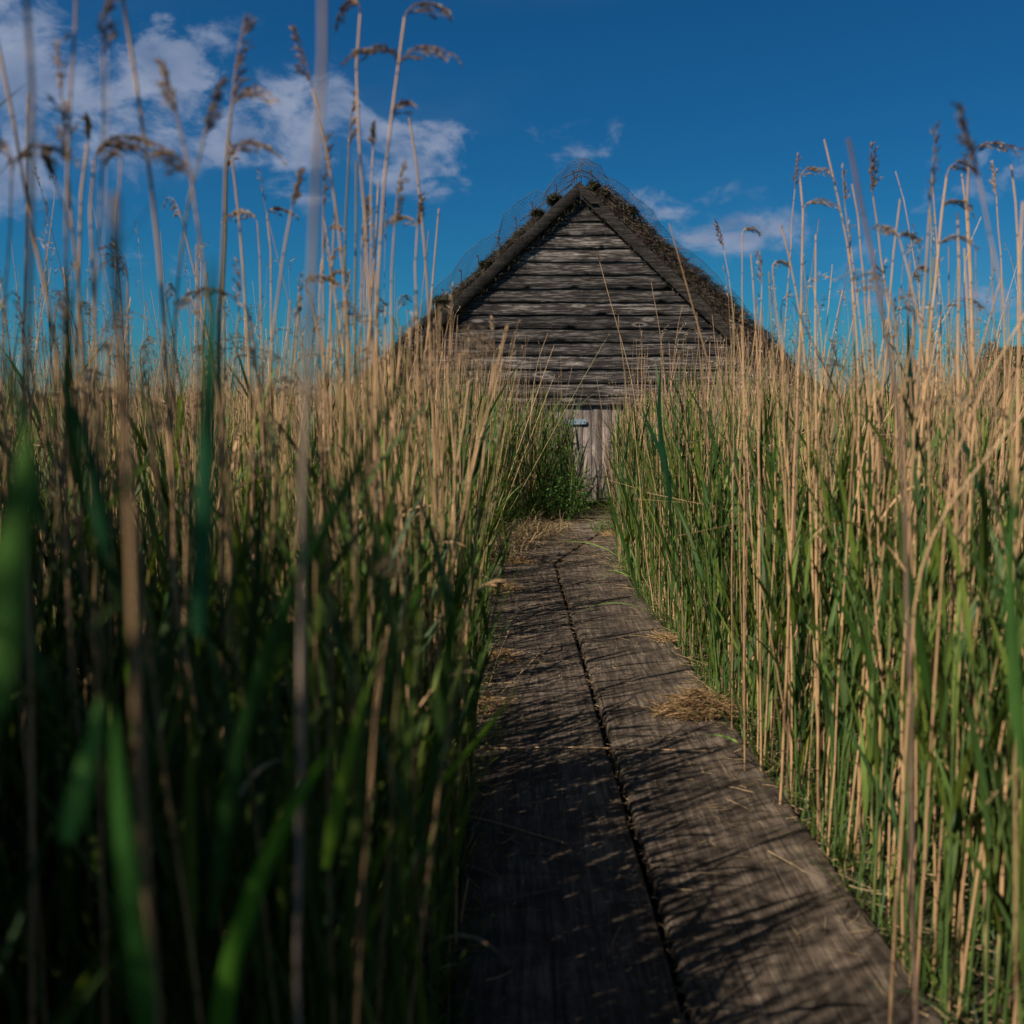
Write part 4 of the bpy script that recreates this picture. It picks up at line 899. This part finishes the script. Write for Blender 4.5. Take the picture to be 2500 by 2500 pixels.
    for k in range(16):
        q = (.08 + .88 * (k + R.random((M, 1))) / 16); p0 = axis(q); sub = dist < (99 if k % 3 == 0 else 9)
        d = tdir * .6 + dr * (.2 + .6 * R.random((M, 1))) * arch + R.normal(size=(M, 3)) * .33 - np.array((0, 0, .5)) * arch; d /= np.linalg.norm(d, axis=1, keepdims=True)
        ln = (.016 + .022 * R.random((M, 1))) * (1 - .4 * q); c = base * (.55 + .9 * R.random((M, 1)))
        diamonds(s, p0[sub], (p0 + d * ln)[sub], np.where(dist[sub] > 9, .0036, .0019), c[sub])
    o = s.obj('reed_seed_heads', M_PLUME); tag(o, 'feathery brown and cream seed heads over the whole reed bed', 'seed heads', kind='stuff')
    # ---- green shoots
    def gpos(n, yr, reach, b): return scatter(n, lambda: R.uniform(*yr), lambda y: edge_x(y, reach, b), .0)
    Gp = np.concatenate([gpos(2900, (.2, 11.4), 3.0, 1.4), gpos(750, (.6, 11), .5, 1)]); e_ = np.array([path_span(y)[0] - x for x, y in Gp]); Gp = Gp[~((e_ > -.1) & (e_ < .8) & (Gp[:, 1] > 3.2) & (Gp[:, 1] < 9.4) & (R.random(len(Gp)) < .4))]; rg = np.hypot(Gp[:, 0], Gp[:, 1])
    keep = (rg > .6) & ~((np.abs(Gp[:, 0] / np.maximum(Gp[:, 1], .01)) < .62) & (Gp[:, 1] > 0) & (Gp[:, 1] < 1.0)); Gp, rg = Gp[keep], rg[keep]
    hG = np.clip(.98 + .035 * rg + R.normal(size=len(Gp)) * .17, .45, 1.38)
    for i, (x, y) in enumerate(Gp):
        if y > 6: hG[i] -= .25 * max(0, 1 - abs(x - .95) / 1.3)
    vis = (np.abs(Gp[:, 0]) < .54 * Gp[:, 1] + .05) & (Gp[:, 1] > 1.0); order = np.argsort(np.where(vis, rg, 99)); single = order[:230]
    for n, i in enumerate(single):
        x, y = Gp[i]; side = 'left' if x < path_span(y)[0] + .1 else 'right'; dist = 'close and blurred' if rg[i] < 1.8 else 'a little way in'; tall = 'tall' if hG[i] > 1.08 else 'low'
        rz = R.random() * 6.28; k = int(R.integers(0, 12)); place_green(x, y, -.07, hG[i], rz, k, describe('green shoot', '', hG[i] - 1.05, .12, GREEN[k][0], rz, x, y, side), f'single green reed shoots in the {side} bed')
    for n in range(24):
        x, y = R.uniform(.30, .95), R.uniform(9.8, 11.2); x = min(x, .55 + .25 * (y - 9.7)); rz = R.random() * 6.28; k = n % 12
        place_green(x, y, -.05, R.uniform(.85, 1.15) - .5 * max(0, x - .4), rz, k, ('slender', 'bushy', 'broad-leaved', 'narrow')[n % 4] + (' tall' if n % 3 == 0 else '') + ' green shoot left of the hut door' + (', standing clear' if y < 10.4 else ', against the wall'), 'green reed shoots crowding the hut door')
    rest = np.setdiff1d(np.arange(len(Gp)), single)
    bl = np.array([(-.24 - 2.2 * R.random() ** 1.3, R.uniform(-1.6, 2.6)) for _ in range(2300)]); rb = np.hypot(bl[:, 0], bl[:, 1])  # extra near-left shoots, partly out of view, added to deepen the shade
    bl = bl[(rb > .62) & ~((np.abs(bl[:, 0] / np.maximum(bl[:, 1], .01)) < .62) & (bl[:, 1] > 0) & (bl[:, 1] < 1.05))]
    bh = scatter(500, lambda: R.uniform(-3, -.4), lambda y: (-.3 - 2.4 * R.random()) if R.random() < .7 else 1.05 + 1.6 * R.random(), .05)
    md = scatter(1300, lambda: R.uniform(3, 12), lambda y: (1 if R.random() < .5 else -1) * (2.8 + 3.6 * R.random()), 0)
    def shade_bank(n):  # leafy share of the out-of-view bank added to cast shade
        y = R.uniform(-2.6, 2.9, n); return np.stack([-.57 * np.maximum(y, -.2) - .27 - 2.1 * R.random(n) ** 1.2, y], 1)
    bk = shade_bank(2600)
    bk = bk[np.hypot(bk[:, 0], bk[:, 1]) > .85]
    Q = np.concatenate([bk, Gp[rest], bl, bh, md]); hQ = np.concatenate([R.uniform(1.6, 2.45, len(bk)), hG[rest], R.uniform(.7, 1.12, len(bl)), R.uniform(.8, 1.3, len(bh)), R.uniform(.85, 1.4, len(md))]); M = len(Q)
    s = Soup(); K = 5; u = np.linspace(0, 1, K)[None, :, None]; l = R.normal(size=(M, 1, 2)) * .05; hs = hQ * .74
    xy = Q[:, None, :] + l * u * hs[:, None, None] + np.cumsum(R.normal(size=(M, K, 2)) * .003, 1); zc = -.07 + hs[:, None] * u[:, :, 0] + 0 * xy[..., 0]; St = np.concatenate([xy, zc[..., None]], 2)
    tubes(s, St, np.linspace(.0036, .0016, K)[None] * np.ones((M, 1)), np.array((.13, .20, .05)) * (.6 + .8 * R.random((M, 1))), 3)
    for k in range(6):
        f = .18 + .82 * k / 5; i = f * (K - 1); j = min(K - 2, int(i)); o0 = St[:, j] + (St[:, j + 1] - St[:, j]) * (i - j)
        a = R.random(M) * 6.28; hd = np.stack([np.cos(a), np.sin(a), 0 * a], 1); sp = R.uniform(.06, .42, (M, 1)); d0 = hd * sp + np.array((0, 0, 1.)); d0 /= np.linalg.norm(d0, axis=1, keepdims=True)
        L = R.uniform(.26, .50, (M, 1)) * (hs[:, None] / .75); U = np.linspace(0, 1, 7); bend = R.uniform(0, .25, (M, 1)); dp = R.uniform(0, .35, (M, 1)) ** 1.5
        Pt = np.stack([o0 + d0 * L * q + hd * bend * L * q ** 2 - np.array((0, 0, 1.)) * dp * L * q ** 3 for q in U], 1)
        w = R.uniform(.004, .0095, (M, 1)) * (np.minimum(1, .35 + 3.5 * U) * (1 - U ** 2.2) ** .9 + .03)[None]
        ribbons(s, Pt, w, np.stack([-hd[:, 1], hd[:, 0], 0 * a], 1) + R.normal(size=(M, 3)) * .5, green_cols(M))
    o = s.obj('green_reed_growth', M_LEAF); tag(o, 'fresh green reed leaves filling the bed between the dry stems', 'reed leaves', kind='stuff')  # includes the leaves of the added, unseen shading bank
bed()

# ------------------------------------------------------------------ low growth, litter
def grass(name, label, Q, h, w, colf, mat, bend=.5, cat='grass', lie=0.0, seg=5, z0=-.07):
    M = len(Q); s = Soup(); U = np.linspace(0, 1, seg); a = R.random(M) * 6.28; hd = np.stack([np.cos(a), np.sin(a), 0 * a], 1)
    h = np.broadcast_to(h, (M,))[:, None]; sp = R.uniform(.05, .7, (M, 1)) * (1 + 4 * lie); b = R.uniform(0, bend, (M, 1)); p0 = np.concatenate([Q, np.broadcast_to(z0, (M,))[:, None]], 1)
    d0 = hd * sp + np.array((0, 0, 1.)); d0 /= np.linalg.norm(d0, axis=1, keepdims=True)
    Pt = np.stack([p0 + d0 * h * q + hd * b * h * q ** 2 - np.array((0, 0, 1.)) * h * b * .9 * q ** 2.5 + R.normal(size=(M, 3)) * .004 * (q > 0) for q in U], 1)
    ribbons(s, Pt, w * ((1 - U ** 2) + .05)[None] * R.uniform(.6, 1.3, (M, 1)), np.stack([-hd[:, 1], hd[:, 0], 0 * a], 1) + R.normal(size=(M, 3)) * .3, colf(M))
    o = s.obj(name, mat); return tag(o, label, cat, kind='stuff')
def low_growth():
    q = np.concatenate([scatter(9000, lambda: R.uniform(.6, 11.3), lambda y: edge_x(y, .55, 1.5), -.015), scatter(6000, lambda: R.uniform(.8, 11.3), lambda y: edge_x(y, 2.4, 1.3), .0)])
    grass('undergrowth_grass', 'low fresh green grass at the foot of the reeds along the planks', q, R.uniform(.05, .32, len(q)), .0028, green_cols, M_LEAF)
    q = scatter(3200, lambda: R.uniform(8.6, 11.3), lambda y: path_span(y)[0] + .2 - .9 * R.random() if R.random() < .8 else path_span(y)[1] + .3 * R.random(), -.06)
    grass('path_side_grass', 'tangle of green grass and herbs crowding the path before the door', q, R.uniform(.15, .72, len(q)), .0042, green_cols, M_LEAF, bend=.8)
    def strawc(M): return np.array((.42, .29, .15)) * (.4 + .9 * R.random((M, 1)))
    # dead grass tuft left of the plank joint
    M = 3400; a = R.random(M) * 6.28; rr = np.sqrt(R.random(M)); q = np.stack([-.30 + .62 * rr * np.cos(a), YJ + .75 + .95 * rr * np.sin(a)], 1); q = np.stack([R.uniform(-.42, .55, M), YJ + .0 + 2.1 * R.random(M)], 1); q = q[q[:, 0] < -.14 + .34 * (q[:, 1] - YJ) + .06 * R.normal(size=M)]
    grass('dead_grass_mat', 'matted pale dead grass spilling over the left of the plank joint', q, R.uniform(.06, .30, len(q)), .0022, strawc, M_STRAW, bend=1.0, lie=.5, seg=6, z0=-.012)
    # fallen straw on the mud
    M = 7000; c = scatter(M, lambda: R.uniform(.4, 11.3), lambda y: edge_x(y, 2.6, 1.4), -.01); a = R.random(M) * 6.28; L = R.uniform(.04, .35, (M, 1)); d = np.stack([np.cos(a), np.sin(a), R.normal(size=M) * .22], 1)
    p0 = np.concatenate([c, (-.06 + .05 * R.random((M, 1)))], 1); s = Soup(); Pt = np.stack([p0 + d * L * q + np.array((0, 0, .10)) * L * q * (1 - q) for q in (0, .33, .66, 1)], 1); tubes(s, Pt, R.uniform(.0010, .0026, (M, 1)) * np.ones((1, 4)), strawc(M), 3)
    tag(s.obj('fallen_straw', M_STRAW), 'broken straw and dead stems lying on the mud between the reeds', 'straw', kind='stuff')
    # crumbs of straw on the planks and path
    s = Soup()
    def bits(n, fx, fy, z, L0, L1):
        y = fy(n); x = np.array([fx(v) for v in y]); a = R.random(n) * 6.28; L = R.uniform(L0, L1, (n, 1)); d = np.stack([np.cos(a), np.sin(a), 0 * a], 1); p = np.stack([x, y, np.full(n, z)], 1) + np.array((0, 0, .004)) * R.random((n, 1))
        n_ = np.stack([-d[:, 1], d[:, 0], 0 * a], 1) * R.normal(size=(n, 1)) * .15
        tubes(s, np.stack([p + (d * q + n_ * q * (1 - q) * 2) * L for q in (0, .33, .66, 1)], 1), R.uniform(.0006, .0014, (n, 1)) * np.ones((1, 4)), strawc(n), 3)
    def onp(y): a, b = path_span(y); return a + (b - a) * (R.random() ** 3 * .5 if R.random() < .5 else 1 - R.random() ** 3 * .5)
    bits(900, onp, lambda n: R.uniform(1.8, YJ, n), .003, .01, .09)
    bits(1500, lambda y: R.uniform(*path_span(y)), lambda n: YJ + (11.2 - YJ) * R.random(n) ** .8, .0, .01, .12)
    gx = lambda y: CC[0][0] + (CC[1][0] - CC[0][0]) * (y + 1.2) / (YJ + 1.2) + R.normal() * .004
    bits(260, gx, lambda n: R.uniform(1.8, YJ, n), -.012, .01, .05)
    tag(s.obj('plank_litter', M_STRAW), 'crumbs of straw scattered over the planks and in their gap', 'straw', kind='stuff')
low_growth()
def tangle(name, label, cx, cy, rx, ry, hz, n, cat='straw', L=(.08, .30), group=None, z=.0, col=1.0):
    M = n; a = R.random(M) * 6.28; rr = R.random(M) ** .7; c = np.stack([rr * np.cos(a) * rx, rr * np.sin(a) * ry, z + hz * R.random(M) * (1 - rr * .85)], 1)
    o = R.random(M) * 6.28; Ln = R.uniform(*L, (M, 1)); cv = R.normal(size=(M, 1)) * 1.6; U = np.linspace(-.5, .5, 7)
    Pt = np.stack([c + np.stack([np.cos(o + cv[:, 0] * q), .7 * np.sin(o + cv[:, 0] * q), R.normal(size=M) * .0 + .30 * np.sin(o * 3)], 1) * Ln * q * .6 for q in U], 1); Pt[..., 2] = np.maximum(Pt[..., 2], .0015)
    s = Soup(); tubes(s, Pt, R.uniform(.0008, .0019, (M, 1)) * np.ones((1, 7)), np.array((.36, .22, .10)) * col * (.3 + 1.0 * R.random((M, 1))), 3)
    ob = s.obj(name, M_STRAW); ob.location = (cx, cy, 0); return tag(ob, label, cat, group)
c = G(*p32(1300, 1345)); tangle('straw_heap', 'matted brown heap of dead straw on the right plank edge', c.x + .03, c.y, .16, .09, .12, 560)
c = G(*p32(945, 1240)); tangle('straw_heap', 'small pale wisp of straw on the left plank edge', c.x - .02, c.y, .09, .16, .02, 110, col=1.1)
c = G(*p32(1250, 1205)); tangle('straw_heap', 'thin scatter of pale straw on the right plank edge past the heap', c.x + .03, c.y, .08, .08, .02, 70, col=1.2)
c = G(*p32(955, 1110)); tangle('straw_heap', 'curled dead leaves on the left plank edge farther off', c.x - .03, c.y, .10, .18, .03, 110, col=1.2)
c = G(*p32(915, 1330)); tangle('straw_heap', 'loose wisp of straw on the left plank edge nearest the camera', c.x, c.y, .08, .14, .02, 90, col=1.0)
c = G(*p32(960, 1065)); tangle('straw_heap', 'pale curled straw spilling over the left corner of the plank joint', c.x, c.y + .1, .22, .14, .04, 220, col=1.5)
c = G(*p32(1130, 1000)); tangle('straw_heap', 'golden tuft of dead grass lying on the path near the door', c.x + .12, c.y - .3, .12, .16, .02, 110, col=1.4)
def lying(pts, r, label, z=.006, col=TAN, zs=None):
    p = [G(*p32(*q), z if zs is None else zs[i]) for i, q in enumerate(pts)]; loc = p[0].copy(); q = spline([tuple(v - loc) for v in p], 14)
    s = Soup(); tubes(s, q[None], np.linspace(r, r * .6, 14)[None], col, 6); o = s.obj('fallen_reed', M_STEM, None, True); o.location = loc; tag(o, label, 'reed', 'dead stalks lying on the planks')
lying([(918, 1412), (1050, 1409), (1150, 1411), (1345, 1417)], .0022, 'straight pale stalk lying right across both planks', col=TAN * 1.3)
lying([(885, 1540), (950, 1556), (1010, 1575), (1072, 1592)], .0032, 'thicker brown stalk lying on the left plank near the camera', col=TAN * .8)
lying([(1020, 1230), (975, 1278), (930, 1322), (905, 1365)], .0024, 'pale stalk leaning from the left reeds onto the planks', zs=(.01, .05, .10, .02), col=TAN * 1.1)
lying([(960, 1190), (935, 1250), (918, 1310)], .0018, 'short thin stalk standing slantwise at the left plank edge', zs=(.12, .06, .0), col=TAN)
lying([(1370, 1300), (1440, 1345), (1500, 1375)], .0018, 'thin pale stalk lying on the mud beside the straw heap', z=-.01, col=TAN * 1.3)
# arching grass over the far right planks
for (pts, lab) in (([(1058, 1020), (1100, 1022), (1150, 1035), (1200, 1075)], 'thin green blade reaching farthest left over the far planks'),
                   ([(1120, 1085), (1150, 1072), (1185, 1085), (1225, 1110)], 'yellow-green blade arching over the far right plank'),
                   ([(1115, 1105), (1135, 1085), (1170, 1078), (1215, 1090)], 'green blade with a drooped tip beneath the arching one'),
                   ([(1158, 1085), (1168, 1060), (1178, 1040), (1195, 1020)], 'short upright green blade among the arching ones'),
                   ([(1085, 1160), (1130, 1135), (1190, 1138), (1250, 1165)], 'long low green blade arching over the middle of the right plank'),
                   ([(1330, 1385), (1370, 1388), (1395, 1400), (1410, 1425)], 'yellow-green blade bent over the right plank edge')):
    p = [G(*p32(*q), z) for q, z in zip(pts, (.03, .10, .12, -.03))][::-1]; loc = p[0].copy(); q = spline([tuple(v - loc) for v in p], 14); u = np.linspace(0, 1, 14)
    s = Soup(); ribbons(s, q[None], (.0042 * (1 - u ** 2) + .0004)[None], np.array((0, 1, .3))[None], np.array((.16, .27, .05)), .2); o = s.obj('grass_blade', M_LEAF); o.location = loc; tag(o, lab, 'grass blade', 'grass blades over the planks')

# leafy bush beside the door
def bush(cx, cy, h, rx, n, label):
    r = empty('leafy_bush', (cx, cy, -.05)); tag(r, label, 'bush'); s = Soup(); M = 26; a = R.random(M) * 6.28; K = 8; U = np.linspace(0, 1, K)
    tip = np.stack([np.cos(a) * rx * R.random(M), np.sin(a) * rx * .6 * R.random(M), h * R.uniform(.5, 1, M)], 1)
    Pt = np.stack([tip * q + np.stack([np.cos(a) * .12, 0 * a, 0 * a], 1) * q * (1 - q) * 2 for q in U], 1); tubes(s, Pt, np.linspace(.003, .001, K)[None] * np.ones((M, 1)), np.array((.12, .10, .05)), 4); s.obj('stem', M_STEM, r)
    s = Soup(); i = R.integers(0, M, n); q = R.random(n) ** .6 * (K - 1); j = np.minimum(K - 2, q.astype(int)); p = Pt[i, j] + (Pt[i, j + 1] - Pt[i, j]) * (q - j)[:, None] + R.normal(size=(n, 3)) * .03
    d = R.normal(size=(n, 3)) + np.array((0, -.3, .3)); d /= np.linalg.norm(d, axis=1, keepdims=True); L = R.uniform(.018, .045, (n, 1))
    pts = np.stack([p, p + d * L * .5, p + d * L - np.array((0, 0, .25)) * L], 1); cc = np.array((.09, .20, .035)) * (.4 + 1.0 * R.random((n, 1)))
    ribbons(s, pts, np.array((.0015, .007, .0008))[None] * R.uniform(.6, 1.2, (n, 1)), R.normal(size=(n, 3)), cc); o = s.obj('foliage', M_LEAF, r); o['kind'] = 'stuff'
c = P(*p32(1075, 905), 10.4); bush(c.x, 10.4, .62, .36, 1500, 'leafy green bush crowding the left side of the hut door')
c = P(*p32(1075, 930), 9.9); bush(c.x - .05, 9.9, .5, .28, 900, 'low leafy green bush beside the path before the door')
c = P(*p32(1120, 985), 9.3); bush(c.x + .05, 9.1, .14, .10, 120, 'tiny green plant growing in the middle of the far path')

# ------------------------------------------------------------------ far trees on the right
def far_trees():
    for k, (u, v, hh, y) in enumerate(((1862, 655, 10, 150), (1885, 641, 12, 155), (1908, 646, 11, 150), (1935, 640, 13, 160), (1975, 640, 13, 165), (2020, 645, 12, 165))):
        base = G(*p32(u, 800)); x = (u * 1.294 - 1250) / F * y; top = P(*p32(u, v), y).z; r = empty('distant_tree', (x, y, 0))
        tag(r, ('low round dark tree at the left end of the far tree line', 'dark round tree second in the far tree line', 'slightly lower dark tree between two rounder ones on the skyline', 'dark tree on the skyline at the right picture edge', 'dark skyline tree just beyond the right picture edge', 'outermost dark skyline tree on the right')[k], 'tree', 'trees on the far skyline')
        s = Soup(); tubes(s, np.array([[(0, 0, -.2), (.1, 0, top * .3), (.0, 0, top * .7)]]), np.array([[.35, .25, .1]]), np.array((.05, .04, .03)), 6); s.obj('trunk', M_STRAW, r)
        s = Soup(); n = 2600; nb = 16; cen = np.stack([R.normal(size=nb) * 1.7, R.normal(size=nb) * 1.5, top * (.25 + .55 * R.random(nb))], 1); rad = R.uniform(1.0, 1.9, nb); i = R.integers(0, nb, n)
        d = R.normal(size=(n, 3)); d /= np.linalg.norm(d, axis=1, keepdims=True); p = cen[i] + d * rad[i][:, None] * R.uniform(.75, 1.05, (n, 1)); p[:, 2] = np.clip(p[:, 2], .3, top)
        e = p + R.normal(size=(n, 3)) * .35; diamonds(s, p, e, .22, np.array((.035, .055, .02)) * (.6 + .7 * R.random((n, 1)))); o = s.obj('crown', M_LEAF, r); o['kind'] = 'stuff'
far_trees()

# ------------------------------------------------------------------ labels of look-alikes: told apart by their order in the view
def settle_labels():
    by = {}
    for o in SC.objects:
        if o.parent is None and 'label' in o and 'group' in o: by.setdefault(o['label'], []).append(o)
    ords = 'leftmost second third fourth fifth sixth seventh eighth ninth tenth eleventh twelfth'.split()
    for lab, os_ in by.items():
        if len(os_) < 2: continue
        os_.sort(key=lambda o: o.location.x / max(.2, o.location.y))
        for i, o in enumerate(os_):
            if i < len(ords): o['label'] = f'{lab}, {ords[i]}' + (' one' if i == 0 else ' from left')
settle_labels()
